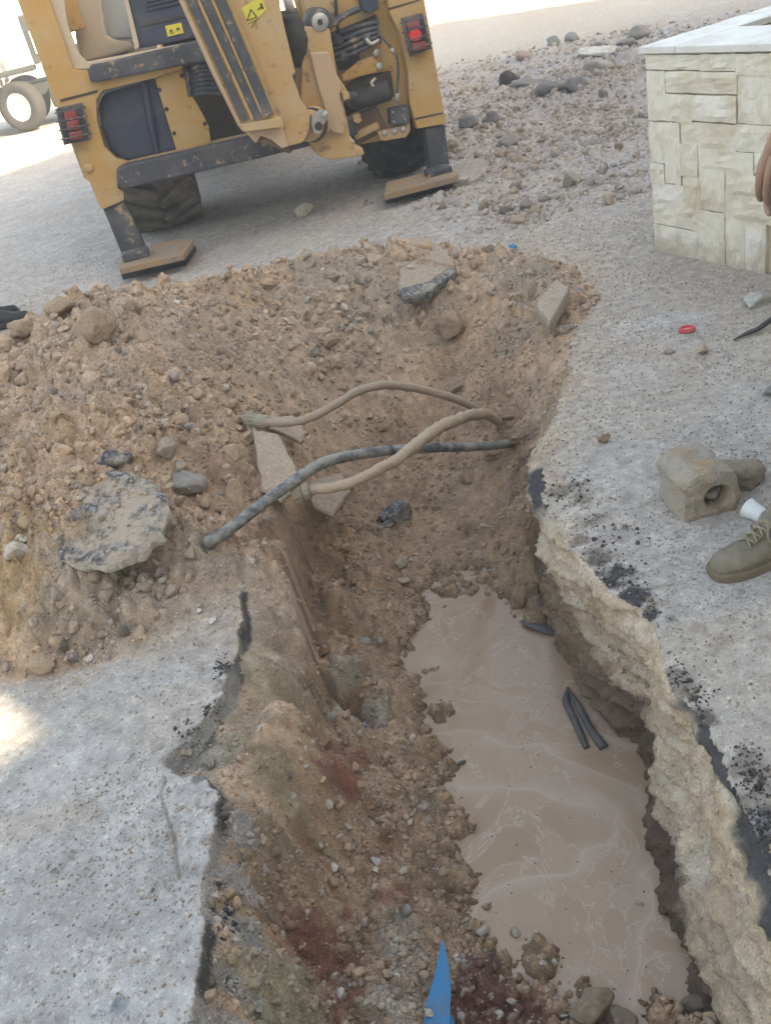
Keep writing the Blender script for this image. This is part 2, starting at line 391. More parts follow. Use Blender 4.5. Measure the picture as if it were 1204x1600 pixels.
BLOBS = [
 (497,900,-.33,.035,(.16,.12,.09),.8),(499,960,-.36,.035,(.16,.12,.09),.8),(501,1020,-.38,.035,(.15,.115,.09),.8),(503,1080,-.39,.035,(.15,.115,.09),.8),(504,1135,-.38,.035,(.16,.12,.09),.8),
 (540,1190,-.41,.045,(.235,.115,.085),.8),(560,1205,-.42,.05,(.235,.115,.085),.85),(530,1235,-.38,.06,(.235,.115,.085),.85),(498,1480,-.34,.06,(.22,.11,.08),1),(500,1580,-.35,.06,(.21,.10,.075),1),
 (530,1205,-.40,.05,(.235,.115,.085),.8),(548,1228,-.38,.05,(.25,.10,.07),.8),(498,1440,-.34,.05,(.22,.11,.08),.85),(503,1500,-.34,.055,(.21,.10,.075),.9),(505,1560,-.35,.055,(.21,.10,.075),.9),(540,1420,-.38,.03,(.25,.1,.07),.8),
 (600,1310,-.41,.05,(.27,.14,.09),.6),(600,1395,-.4,.06,(.27,.13,.1),.7),(625,1385,-.42,.04,(.28,.12,.09),.7),(550,1480,-.37,.05,(.2,.09,.07),.8),(540,1540,-.36,.05,(.2,.09,.07),.8),
 (650,1540,-.41,.07,(.27,.14,.10),.9),(760,1560,-.43,.13,(.13,.065,.052),.95),(720,1600,-.42,.1,(.14,.07,.055),.95),(820,1600,-.44,.09,(.13,.065,.052),.95),(745,1510,-.45,.06,(.15,.08,.062),.9),
 (440,840,-.02,.07,(.26,.155,.115),.8),(450,900,-.05,.05,(.25,.15,.11),.7),(415,790,.02,.08,(.27,.17,.125),.7),(330,720,.2,.1,(.27,.17,.12),.6),
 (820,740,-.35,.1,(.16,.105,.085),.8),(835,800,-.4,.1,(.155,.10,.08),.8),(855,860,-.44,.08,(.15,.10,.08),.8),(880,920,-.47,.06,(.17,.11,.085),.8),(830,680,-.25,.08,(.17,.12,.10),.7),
 (420,1080,-.13,.12,(.30,.245,.175),.9),(400,1150,-.12,.1,(.31,.25,.18),.9),(440,1240,-.2,.08,(.29,.235,.165),.9),(400,1000,-.09,.1,(.31,.26,.2),.8),(440,1000,-.12,.07,(.27,.2,.145),.7),
 (430,1550,-.2,.09,(.32,.28,.2),.9),(420,1470,-.17,.06,(.29,.24,.16),.8),(430,1330,-.18,.08,(.25,.19,.13),.8),(405,1340,-.1,.06,(.22,.16,.115),.8),(420,1420,-.17,.06,(.2,.13,.095),.8),(300,1195,-.05,.06,(.3,.275,.24),.9),(350,1195,-.08,.07,(.29,.26,.21),.9),
 (640,1500,-.4,.09,(.34,.30,.25),.9),(620,1440,-.41,.08,(.33,.29,.24),.9),(600,1570,-.37,.08,(.34,.30,.25),.9),(570,1080,-.38,.06,(.36,.33,.28),.9),(545,1120,-.38,.06,(.36,.33,.28),.9),(660,1260,-.45,.07,(.21,.17,.13),.8),(540,1050,-.38,.05,(.33,.3,.25),.8),
 (700,850,-.45,.14,(.31,.22,.155),.9),(750,780,-.42,.16,(.31,.22,.155),.9),(700,760,-.4,.1,(.31,.225,.16),.9),(640,830,-.44,.06,(.29,.2,.14),.8),
 (366,1300,-.065,.045,(.29,.28,.275),.9),(366,1380,-.07,.045,(.29,.28,.275),.9),(362,1450,-.07,.045,(.27,.265,.26),.9),(355,1530,-.07,.045,(.30,.29,.28),.9),(352,1600,-.07,.05,(.29,.28,.27),.9),
 (350,1400,-.07,.02,(.06,.06,.06),.9),(385,1560,-.09,.035,(.07,.07,.07),.9),(340,1440,-.07,.018,(.05,.05,.05),.9),
 (20,900,.22,.12,(.38,.255,.14),.8),(40,830,.3,.14,(.37,.255,.145),.8),(40,960,.13,.1,(.36,.245,.14),.7),(90,700,.3,.15,(.35,.25,.16),.6),(480,620,.05,.09,(.36,.26,.15),.7),
 (180,830,.25,.13,(.12,.12,.12),.35),(640,470,.1,.3,(.29,.235,.18),.6),(500,430,.27,.25,(.33,.29,.235),.7),(820,430,.06,.2,(.33,.295,.25),.7),(350,560,.3,.3,(.30,.235,.175),.6),
 (875,560,-.08,.12,(.33,.24,.155),.9),(865,620,-.1,.07,(.34,.245,.16),.9),(800,520,-.05,.12,(.27,.225,.18),.7),
 (230,900,.1,.25,(.34,.29,.245),.7),(150,960,.08,.2,(.36,.30,.24),.7),(350,880,.05,.12,(.31,.255,.21),.7),
 (900,775,0,.07,(.05,.052,.058),.95),(875,770,0,.06,(.05,.052,.058),.95),(920,820,0,.05,(.05,.052,.058),.85),(930,872,0,.055,(.045,.047,.052),.95),(960,905,0,.055,(.045,.047,.052),.95),(990,935,0,.05,(.045,.047,.052),.95),(1015,960,0,.035,(.045,.047,.052),.95),
 (1045,1055,0,.045,(.045,.047,.052),.95),(1075,1085,0,.035,(.045,.047,.052),.9),(1100,1120,0,.025,(.05,.05,.052),.9),(1180,1200,0,.06,(.05,.052,.058),.95),(1190,1270,0,.075,(.045,.047,.052),1),(1200,1330,0,.055,(.045,.047,.052),1),(1165,1180,0,.035,(.05,.05,.055),.9),
 (905,845,0,.03,(.05,.052,.058),1),(925,895,0,.03,(.05,.052,.058),1),(975,940,0,.045,(.05,.052,.058),1),(1032,1010,0,.022,(.05,.052,.058),1),(1060,1075,0,.03,(.05,.052,.058),1),(1112,1130,0,.025,(.05,.052,.058),1),(1150,1200,0,.03,(.05,.052,.058),1),(1165,1245,0,.04,(.05,.052,.058),1),(965,890,0,.02,(.045,.045,.05),1),(975,825,0,.02,(.045,.045,.05),1),(1130,1005,0,.045,(.22,.16,.12),.8),(1090,985,0,.03,(.24,.18,.14),.6),(1090,580,0,.12,(.27,.22,.185),.6),(950,840,0,.05,(.25,.24,.25),.7),
 (362,1045,0,.03,(.06,.055,.052),.95),(340,1095,0,.028,(.06,.055,.052),.9),(320,1130,0,.028,(.07,.065,.06),.9),(295,1150,0,.04,(.10,.10,.105),.8),(268,1180,0,.05,(.13,.13,.13),.7),(310,1215,0,.02,(.1,.105,.11),.8),
 (355,1110,-.08,.03,(.09,.085,.08),.7),(190,1570,0,.025,(.16,.18,.2),.8),(90,1010,.03,.08,(.33,.27,.21),.6),
]
# graded sheet of ground: fine where one stands, coarse towards the horizon
ys = [-60, -20, -8, -4, -2, -1.2, -.6, -.2, .1, .3, .45, .55, .62, .68]
yy = .72
while yy < 14:
    ys.append(yy); yy += .0050 * max(1, yy / 1.3) ** (.85 if yy < 5.4 else 1.15)
while yy < 320:
    ys.append(yy); yy *= 1.035
ys = np.array(ys)
NX = 720
s_in = np.linspace(-1, 1, NX)
def hw(y): return .95 + .62 * np.maximum(y, 0)
ext = np.array([.3, 1, 3, 8, 20, 60, 140, 300])
def xrow(y): 
    h = hw(y); return np.r_[-(h + ext[::-1] * 1.0), s_in * h, h + ext]
Xg = np.array([xrow(y) for y in ys]); Yg = np.repeat(ys[:, None], Xg.shape[1], 1)
zf, cf, zone, sdf, Sf = terrain(Xg.ravel(), Yg.ravel())
Zg = zf.reshape(Xg.shape)
def H(x, y):
    """height of the finished ground"""
    x = np.atleast_1d(np.asarray(x, float)); y = np.atleast_1d(np.asarray(y, float))
    r = np.clip(np.interp(y, ys, np.arange(len(ys))), 0, len(ys) - 1.001); i = r.astype(int); fr = r - i
    u = np.clip((x / hw(y) + 1) / 2 * (NX - 1), 0, NX - 1.001) + len(ext)
    j = u.astype(int); fu = u - j
    return (Zg[i, j] * (1 - fu) + Zg[i, j + 1] * fu) * (1 - fr) + (Zg[i + 1, j] * (1 - fu) + Zg[i + 1, j + 1] * fu) * fr
def Cat(x, y):
    r = np.clip(np.interp(y, ys, np.arange(len(ys))), 0, len(ys) - 1.001).astype(int)
    j = (np.clip((x / hw(y) + 1) / 2 * (NX - 1), 0, NX - 1.001) + len(ext)).astype(int)
    return r * Xg.shape[1] + j
ny, nx = Xg.shape
idx = np.arange(ny * nx).reshape(ny, nx)
Q = np.stack([idx[:-1, :-1], idx[:-1, 1:], idx[1:, 1:], idx[1:, :-1]], -1).reshape(-1, 4)
VV = np.c_[Xg.ravel(), Yg.ravel(), zf]
zq = np.median(zone[Q], axis=1)
for zi, nm, mt in ((0, 'road_surface', MAT_ROAD), (1, 'spoil_heap', MAT_SOIL), (2, 'trench_bed', MAT_SOIL)):
    qs = Q[(zq == zi) if zi else (zq < 1)]
    if zi == 1: qs = Q[(zq >= 1) & (zq < 2)]
    used, inv = np.unique(qs, return_inverse=True)
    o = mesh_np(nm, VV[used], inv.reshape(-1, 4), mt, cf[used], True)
    tag(o, kind='structure')

# ---- the cut face of the trench on the right: its own dense sheet
def resample(pts, step):
    pts = np.array(pts, float); L = np.r_[0, np.cumsum(np.hypot(*np.diff(pts, axis=0).T))]
    t = np.arange(0, L[-1], step); return np.c_[np.interp(t, L, pts[:, 0]), np.interp(t, L, pts[:, 1])], t
wp, wt = resample(RIGHT[1:], .0075)
ker = np.ones(5) / 5
wps = np.c_[np.convolve(np.pad(wp[:, 0], 2, 'edge'), ker, 'valid'), np.convolve(np.pad(wp[:, 1], 2, 'edge'), ker, 'valid')]
tan = np.gradient(wps, axis=0); tan = np.c_[np.convolve(np.pad(tan[:, 0], 12, 'edge'), np.ones(25) / 25, 'valid'), np.convolve(np.pad(tan[:, 1], 12, 'edge'), np.ones(25) / 25, 'valid')]
tan /= np.linalg.norm(tan, axis=1)[:, None]; nrm = np.c_[-tan[:, 1], tan[:, 0]]          # inward (towards -x)
dep = np.r_[np.array([0.012, 0.002, -.003]), -np.linspace(.009, .66, 84)]
Tm, Dm = np.meshgrid(wt, dep, indexing='ij')
lowf = fbm(Tm * 4, Dm * 3, 401, 4) - .5; midf = fbm(Tm * 13, Dm * 17, 411, 5, .6) - .5; hif = fbm(Tm * 60, Dm * 60, 421, 3) - .5
fade = smooth(0, -.03, Dm)
cob = worley_bumps(Tm.ravel(), Dm.ravel(), .05, 431, .5, .6).reshape(Tm.shape) + worley_bumps(Tm.ravel(), Dm.ravel(), .022, 441, .6, .6).reshape(Tm.shape)
strata = (fbm(Tm * 3, Dm * 26 + Tm * 6, 455, 4) - .5)
chips = np.round(strata * 9) / 9 * .05
pd_ = np.interp(wps[:, 1], [1.0, 1.5, 2.0, 2.4, 2.9], [.41, .37, .27, .17, .10])[:, None]
under = smooth(-.06, -.12, Dm + pd_ + (fbm(Tm * 5, Dm * 0, 451, 3) - .5) * .12)
off = .006 + fade * (.012 +  lowf * .06 + midf * .045 + hif * .016 + cob * .22 + chips * 1.3) + (-Dm) * (.22 * smooth(1.9, 1.35, wps[:, 1])[:, None]) * fade + under * (.25 + .75 * smooth(2.15, 1.6, wps[:, 1])[:, None]) * (.004 + .045 * np.abs(fbm(Tm * 9, Dm * 9, 457, 4) - .5) + cob * .8)
off = np.where(Dm > 0.0, -.03, np.where(Dm > -.0035, -.002 , off))
Dz = np.where(Dm > 0, .0005, Dm)
Wx = wps[:, 0][:, None] + nrm[:, 0][:, None] * off; Wy = wps[:, 1][:, None] + nrm[:, 1][:, None] * off
Dz = np.where(Dm > 0.0, -.004, Dz)
pale = np.array([.41, .33, .25]) * (.7 + .6 * fbm(Tm * 7, Dm * 14, 461, 5)[..., None])
strk = smooth(.5, .7, fbm(Tm * 10, Dm * 30, 471, 4))[..., None]
pale = pale * (1 - strk * .45) + np.array([.44, .41, .36]) * strk * .45
grn = smooth(.55, .7, fbm(Tm * 5 + 9, Dm * 9, 481, 4))[..., None]
pale = pale * (1 - grn * .5) + np.array([.34, .25, .17]) * grn * .5
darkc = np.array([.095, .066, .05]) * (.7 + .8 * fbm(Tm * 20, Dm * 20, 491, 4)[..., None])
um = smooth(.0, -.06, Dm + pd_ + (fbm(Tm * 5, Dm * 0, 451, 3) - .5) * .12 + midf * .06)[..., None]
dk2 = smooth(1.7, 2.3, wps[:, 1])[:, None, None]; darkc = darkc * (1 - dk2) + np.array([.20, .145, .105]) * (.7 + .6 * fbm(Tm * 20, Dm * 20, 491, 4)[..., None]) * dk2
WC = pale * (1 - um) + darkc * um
tan_y = smooth(2.9, 3.4, Wy)[..., None]
WC = WC * (1 - tan_y * .7) + np.array([.30, .22, .145]) * (.8 + .4 * fbm(Tm * 12, Dm * 12, 495, 3)[..., None]) * tan_y * .7
bl = (smooth(-.045, -.02, Dm + (fbm(Tm * 9, Dm * 2, 499, 3) - .5) * .05) * smooth(.33, .45, fbm(Tm * 2.5, Dm * 0, 501, 2)))[..., None]
WC = WC * (1 - bl) + np.array([.055, .055, .06]) * bl
iw = np.arange(Tm.size).reshape(Tm.shape)
Qw = np.stack([iw[:-1, :-1], iw[:-1, 1:], iw[1:, 1:], iw[1:, :-1]], -1).reshape(-1, 4)
MAT_CUT = ground_mat('cut_limestone', bstr=.65, bd=.006, speck=.1, fine=180, con=.2)
o = mesh_np('trench_side', np.c_[Wx.ravel(), Wy.ravel(), Dz.ravel()], Qw, MAT_CUT, WC.reshape(-1, 3), True); tag(o, kind='structure')

# ---- muddy water
m, nt, b = new_mat('muddy_water')
p = posc(nt)
wv = N(nt, 'ShaderNodeTexNoise', Scale=1.5, Detail=3.0, Roughness=.45, Distortion=1.5); nt.links.new(p, wv.inputs['Vector'])
w2 = N(nt, 'ShaderNodeTexNoise', Scale=3.4, Detail=5.0, Roughness=.55, Distortion=2.0); nt.links.new(p, w2.inputs['Vector'])
foam = ramp(nt, wv.outputs[0], [(0.43, 0.0), (0.48, .2), (.50, .6), (.54, .2), (.66, .0)])
foam2 = ramp(nt, w2.outputs[0], [(0.44, 0.0), (0.49, .15), (0.505, .75), (.52, .15), (.6, .3), (.72, 0)])
ad = N(nt, 'ShaderNodeMath', operation='MAXIMUM'); nt.links.new(foam, ad.inputs[0]); nt.links.new(foam2, ad.inputs[1])
c = mixc(nt, ad.outputs[0], (.29, .195, .13), (.40, .335, .275))
c = mixc(nt, ramp(nt, noise(nt, 1.6, 3, .5, p), [(.4, 0.0), (.7, .6)]), c, (.32, .225, .16))
n9 = noise(nt, 120, 2, .5, p)
c = mixc(nt, ramp(nt, n9, [(.70, 0.0), (.74, .5)]), c, (.10, .08, .06))
nt.links.new(c, b.inputs['Base Color'])
ro = ramp(nt, ad.outputs[0], [(0, .12), (1, .4)]); nt.links.new(ro, b.inputs['Roughness'])
b.inputs['Specular IOR Level'].default_value = .38
bump(nt, b, noise(nt, 9, 2, .5, p), .12, .01)
gx = np.linspace(-.15, .62, 60); gy = np.linspace(.45, 3.1, 180)
GX, GY = np.meshgrid(gx, gy); ii = np.arange(GX.size).reshape(GX.shape)
Qm = np.stack([ii[:-1, :-1], ii[:-1, 1:], ii[1:, 1:], ii[1:, :-1]], -1).reshape(-1, 4)
o = mesh_np('muddy_water', np.c_[GX.ravel(), GY.ravel(), np.full(GX.size, WATER)], Qm, m, None, True); tag(o, kind='structure')
# ---- unseen house behind the camera shades the street; hole added for a sun patch
def box_bm(bm, x0, x1, y0, y1, z0, z1, Mx=None):
    vs = [bm.verts.new((x, y, z)) for x in (x0, x1) for y in (y0, y1) for z in (z0, z1)]
    if Mx is not None:
        for v in vs: v.co = Mx @ v.co
    for f in ((0,1,3,2),(4,6,7,5),(0,4,5,1),(2,3,7,6),(0,2,6,4),(1,5,7,3)): bm.faces.new([vs[i] for i in f])
    return vs
def bm_obj(name, bm, mat, parent=None, bevel=0, smooth_sh=False, seg=1):
    bmesh.ops.recalc_face_normals(bm, faces=bm.faces[:])
    if bevel: bmesh.ops.bevel(bm, geom=bm.edges[:], offset=bevel, segments=seg, affect='EDGES', profile=.6, clamp_overlap=True)
    me = bpy.data.meshes.new(name); bm.to_mesh(me); bm.free()
    if smooth_sh:
        for p_ in me.polygons: p_.use_smooth = True
    if mat: me.materials.append(mat)
    return link(bpy.data.objects.new(name, me), parent)
def empty(name, loc=(0, 0, 0), rz=0):
    o = bpy.data.objects.new(name, None); o.location = loc; o.rotation_euler.z = rz; o.empty_display_size = .1; return link(o)
m, nt, b = new_mat('render_plaster')
nt.links.new(ramp(nt, noise(nt, 3, 6, .6, objc(nt)), [(.3, (.42, .39, .34)), (.7, (.52, .49, .44))]), b.inputs['Base Color']); b.inputs['Roughness'].default_value = .9
MAT_PLASTER = m
hb = Vector((-1.33, 2.0, 0)) + 7.37 * Vector((.70, -.714, 0))                # foot of the wall nearest the beam of light
hs = empty('house', hb, math.atan2(.70, .714))
tag(hs, 'unseen plastered house behind the viewer, a hole added in its wall to throw one patch of sun', 'house')
HT = 8.9
for x0, x1, z0, z1 in ((-12, -.19, 0, HT), (.19, 16, 0, HT), (-.19, .19, 0, 3.73), (-.19, .19, 4.11, HT)):
    bm = bmesh.new(); box_bm(bm, x0, x1, -.15, .15, z0, z1); bm_obj('wall', bm, MAT_PLASTER, hs)
bm = bmesh.new(); box_bm(bm, -12.2, 16.2, -.35, .3, HT + .002, HT + .2); bm_obj('parapet', bm, MAT_PLASTER, hs)
# ================================================================== stones
def ico(sub):
    bm = bmesh.new(); bmesh.ops.create_icosphere(bm, subdivisions=sub, radius=1)
    V = np.array([v.co[:] for v in bm.verts]); Fc = np.array([[v.index for v in f.verts] for f in bm.faces]); bm.free()
    return V, Fc
ICO = {s: ico(s) for s in (1, 2, 3, 4)}
ICO[0] = (np.array([[1,0,0],[-1,0,0],[0,1,0],[0,-1,0],[0,0,1],[0,0,-1]], float), np.array([[0,2,4],[2,1,4],[1,3,4],[3,0,4],[2,0,5],[1,2,5],[3,1,5],[0,3,5]]))
def n3(V, f, k):
    return (vnoise(V[:, 0] * f + V[:, 2] * f * .7 + 9, V[:, 1] * f - V[:, 2] * f * .6, k) + vnoise(V[:, 2] * f + 3, V[:, 0] * f * .8 + V[:, 1] * f * .5, k + 1)) - 1
def rock_shape(sub, seed, planes=12, rough=.05, dims=(1, .8, .62), angular=1.0):
    """a stone: a ball cut by random planes, its faces roughened"""
    g = np.random.default_rng(seed); V, Fc = ICO[sub]
    nn = g.normal(size=(planes, 3)); nn /= np.linalg.norm(nn, axis=1)[:, None]
    dd = g.uniform(.50, .88, planes)
    q = V @ nn.T; r = np.where(q > .05, dd / np.maximum(q, .05), 9).min(1)
    r = np.minimum(r, 1.0) * angular + (1 - angular) * .85
    r = r * (1 + n3(V, 2.2, seed) * .12 + n3(V, 6, seed + 5) * rough + n3(V, 14, seed + 9) * rough * .5)
    return V * r[:, None] * np.array(dims), Fc
def rot_rand(g, n):
    q = g.normal(size=(n, 4)); q /= np.linalg.norm(q, axis=1)[:, None]; w, x, y, z = q.T
    return np.stack([np.stack([1-2*(y*y+z*z), 2*(x*y-w*z), 2*(x*z+w*y)], -1), np.stack([2*(x*y+w*z), 1-2*(x*x+z*z), 2*(y*z-w*x)], -1), np.stack([2*(x*z-w*y), 2*(y*z+w*x), 1-2*(x*x+y*y)], -1)], 1)
def pile(name, pos, rad, col, sub, ntemp=10, mat=None, planes=9, smooth_sh=True, jit=.05):
    g = np.random.default_rng(len(pos)); Vs, Fs, Cs = [], [], []; base = 0
    T = [rock_shape(sub, 900 + i, planes, jit, (1, g.uniform(.7, .95), g.uniform(.5, .8))) for i in range(ntemp)]
    ti = g.integers(0, ntemp, len(pos)); Rm = rot_rand(g, len(pos))
    for k in range(ntemp):
        m = ti == k; n = m.sum()
        if not n: continue
        V, Fc = T[k]
        W = np.einsum('nij,vj->nvi', Rm[m], V) * rad[m][:, None, None] + pos[m][:, None, :]
        Vs.append(W.reshape(-1, 3)); Fs.append((Fc[None] + (np.arange(n) * len(V))[:, None, None] + base).reshape(-1, 3)); Cs.append(np.repeat(col[m], len(V), 0)); base += n * len(V)
    o = mesh_np(name, np.concatenate(Vs), np.concatenate(Fs), mat or MAT_STONE, np.concatenate(Cs), smooth_sh)
    return tag(o, kind='stuff')

g = np.random.default_rng(3)
NC = 440000
yc = np.exp(g.uniform(np.log(.75), np.log(16), NC)); xc = g.uniform(-1, 1, NC) * (.35 + .6 * yc)
sd_c = np.full(NC, -9.0); mm = (xc > -3.6) & (xc < 1.6) & (yc < 5.6)
jj = Cat(xc, yc)
sd_c = sdf[jj]; S_c = Sf[jj]; z_c = H(xc, yc); tc = cf[jj]
rub = rubble_mask(xc, yc)
dens = np.where(sd_c > .01, np.where(S_c > -.015, 1.1, .75), .2 + .95 * rub)
dens = np.where((sd_c > 0) & (sd_c < .09) & (xc > .2) & (yc < 2.9), 0, dens)
patch = smooth(.42, .62, fbm(xc * 4, yc * 4, 601, 4)); dens = dens * (.35 + .85 * patch)
dens = np.where(sd_c < 0, dens * np.where(smooth(.5, .62, fbm(xc * 2, yc * 2, 611, 3)) > .4, 1.6, .75), dens)
# spill of gravel on the road round the excavation
spill = np.exp(-np.clip(-sd_c, 0, 9) / .12) * (sd_c < 0) * ((yc > 2.2)); dens = np.maximum(dens, spill * .5)
dens = np.where((sd_c < 0) & (yc > 3.3) & (xc > -1.5), np.maximum(dens, .38 * patch + .1), dens)
dens = np.where(yc > 11, dens * .3, dens)
for q, r in (((710, 840, -.45), .17), ((750, 770, -.42), .15), ((430, 1080, -.13), .12), ((400, 1000, -.08), .09), ((410, 1150, -.1), .08), ((450, 1240, -.2), .06)):
    c = P(*q); dens = dens * (1 - .85 * np.exp(-((xc - c.x) ** 2 + (yc - c.y) ** 2) / r ** 2))
redness = tc[:, 0] / np.maximum(tc[:, 2], .01); dens = np.where((redness > 2.3) & (sd_c > 0), dens * .35, dens)
dens = np.where(z_c < WATER - .012, 0, dens)
keep = g.uniform(size=NC) < dens * .62
xc, yc, sd_c, S_c, z_c, tc, rub = (a[keep] for a in (xc, yc, sd_c, S_c, z_c, tc, rub))
n = len(xc); dist = np.sqrt(xc ** 2 + yc ** 2 + (1.6 - z_c) ** 2)
rad = .00125 * dist * (g.pareto(2.15, n) + 1)
zone_c = np.where(sd_c > .01, np.where(S_c > -.015, 1, 2), np.where(rub > .3, 3, 0))
cap = np.array([.009, .032, .0195, .055])[zone_c] ; rad = np.minimum(rad, cap * g.uniform(.6, 1, n))
rad = np.where((zone_c == 0), rad * .85, rad)
pal = np.array([[.42, .38, .33], [.47, .44, .40], [.30, .28, .27], [.10, .095, .095], [.34, .26, .19]])
ch = g.choice(5, n, p=[.28, .07, .22, .03, .40])
cc = pal[ch] * g.uniform(.75, 1.15, n)[:, None]
own = (g.uniform(size=n) < np.array([.35, .6, .62, .45])[zone_c])[:, None]
cc = np.where(own, tc * g.uniform(.85, 1.3, n)[:, None], cc)
cc = cc * .78 + tc * .22
pos = np.c_[xc, yc, z_c + rad * g.uniform(-.15, .4, n)]
order = np.argsort(-(rad / dist) * ((xc / yc < .62) & (xc / yc > -.62)))
NBIG = 260
big = order[:NBIG]; rest = order[NBIG:]; app = (rad / dist)
med = rest[app[rest] > .0042]; sml = rest[app[rest] <= .0042]
def zname(i): return ('loose gravel scattered over the dusty road', 'spoil', 'trench', 'rubble')[i]
for zi, nm in ((0, 'road_gravel'), (1, 'heap_gravel'), (2, 'trench_gravel'), (3, 'rubble_gravel')):
    q = sml[(zone_c[sml] == zi) & (app[sml] > .0024)]; pile(nm, pos[q], rad[q], cc[q], 1, smooth_sh=False)
    q = sml[(zone_c[sml] == zi) & (app[sml] <= .0024)]; pile(nm.replace('gravel', 'grit'), pos[q], rad[q] * 1.15, cc[q], 0, smooth_sh=False, jit=0)
    q = med[zone_c[med] == zi]
    if len(q): pile(nm.replace('gravel', 'pebbles'), pos[q], rad[q], cc[q], 2, planes=8, jit=.12, smooth_sh=False)
TEMPL = []
for k in range(12):
    V, Fc = rock_shape(3, 40 + k, 9, .16, (1, g.uniform(.7, .95), g.uniform(.5, .8)))
    me = mesh_np('stone', V, Fc, MAT_ROCK, None, True); TEMPL.append(me.data); bpy.data.objects.remove(me)
LMK = [((1.0,2.5),'worker\'s boot'),((.75,3.0),'hollow stone block'),((.7,1.6),'right rim of the trench'),((.75,3.9),'red cap'),((1.0,5.6),'stone planter'),((.4,4.6),'tilted asphalt piece'),
       ((.0,4.7),'middle of the heap crest'),((-.8,4.5),'biggest clod on the heap'),((-1.5,4.0),'left shoulder of the heap'),((-.9,3.6),'black tar lump on the heap'),((-.9,2.9),'big asphalt slab'),((-1.3,2.5),'left foot of the heap'),
       ((-.55,3.3),'tan stone slab'),((-.1,3.6),'far pipe'),((.25,3.3),'near brown pipe'),((.1,3.0),'dark rough rock'),((-.1,2.7),'upper shore of the water'),((-.25,2.4),'old cut face'),((-.2,2.1),'small black tar lump'),
       ((-.25,1.8),'red clay patch'),((.0,1.9),'left shore of the water'),((-.2,1.5),'whitish round pebble'),((.0,1.4),'foot of the gravel bank'),((-.1,1.15),'blue plastic strip'),((-.3,1.15),'red clay streak'),((-.42,1.4),'edge of the left slab'),
       ((-.5,2.2),'broken corner of the left slab'),((-1.0,1.6),'crack in the left slab'),((.15,1.0),'near end of the water'),((1.3,7.5),'right stabiliser pad'),((2.5,9.5),'long broken asphalt plate'),((-1.3,6),'left stabiliser pad'),((3.5,10.5),'far end of the rubble')]
def cname(c):
    l = c.mean(); s = c[0] - c[2]
    if l < .16: return 'dark'
    if s > .10: return 'tan'
    return 'whitish' if l > .36 else 'grey'
GRP = ('loose stones on the dusty road', 'loose stones of the spoil heap', 'loose stones inside the trench', 'stones of the rubble field')
ORD = ['largest', 'second largest', 'third largest', 'fourth largest', 'fifth largest', 'sixth largest', 'seventh largest', 'eighth largest', 'ninth largest', 'tenth largest']
seen = {}
Rm = rot_rand(g, NBIG)
for j, i in enumerate(big):
    o = bpy.data.objects.new('stone', TEMPL[j % 12]); link(o)
    mt = Matrix(Rm[j].tolist()).to_4x4() @ Matrix.Diagonal((rad[i],) * 3 + (1,)); mt.translation = Vector((xc[i], yc[i], z_c[i] + rad[i] * .25)); o.matrix_world = mt
    o.color = (*[float(v) for v in cc[i]], 1); cn = cname(cc[i])
    lm = min(LMK, key=lambda q: (q[0][0] - xc[i]) ** 2 + (q[0][1] - yc[i]) ** 2)[1]; lq = [q[0] for q in LMK if q[1] == lm][0]; sd4 = ('far' if yc[i] > lq[1] else 'near') + (' right' if xc[i] > lq[0] else ' left'); seen[(cn, lm, sd4)] = seen.get((cn, lm, sd4), 0) + 1; k_ = seen[(cn, lm, sd4)] - 1
    lab = f'{ORD[k_]} {cn} loose stone {sd4} of the {lm}' if k_ < 10 else f'small {cn} loose stone {sd4} of the {lm}'
    tag(o, lab, 'stone', f'{cn} {GRP[zone_c[i]]}' if k_ < 10 else f'small {cn} stones {sd4} of the {lm}')

# crumbly clods of earth, irregular, over the heap, the pit's far end and the bank
NCL = 9000; g = np.random.default_rng(91)
yk = g.uniform(1.0, 5.3, NCL); xk = g.uniform(-3.2, .8, NCL) ; jk = Cat(xk, yk); ok = (sdf[jk] > .05) & (H(xk, yk) > WATER + .0) & (xk > -.75 * yk) & (g.uniform(size=NCL) < .25 + .9 * smooth(.4, .6, fbm(xk * 3, yk * 3, 611, 4)))
ok &= ~((yk > 1.86) & (yk < 2.6) & (xk < -.33)) & ~((yk < 2.9) & (xk > .42))
for q, r in (((710, 840, -.45), .17), ((750, 770, -.42), .15)):
    c = P(*q); ok &= g.uniform(size=NCL) > .85 * np.exp(-((xk - c.x) ** 2 + (yk - c.y) ** 2) / r ** 2)
xk, yk, jk = xk[ok], yk[ok], jk[ok]; rk = np.minimum(.007 * (g.pareto(2.2, len(xk)) + 1), .045) * np.clip(yk / 3, .55, 1.2)
pile('earth_clods', np.c_[xk, yk, H(xk, yk) + rk * .1], rk, cf[jk] * g.uniform(.85, 1.15, (len(xk), 1)), 2, planes=7, jit=.3, mat=MAT_SOIL, smooth_sh=False)
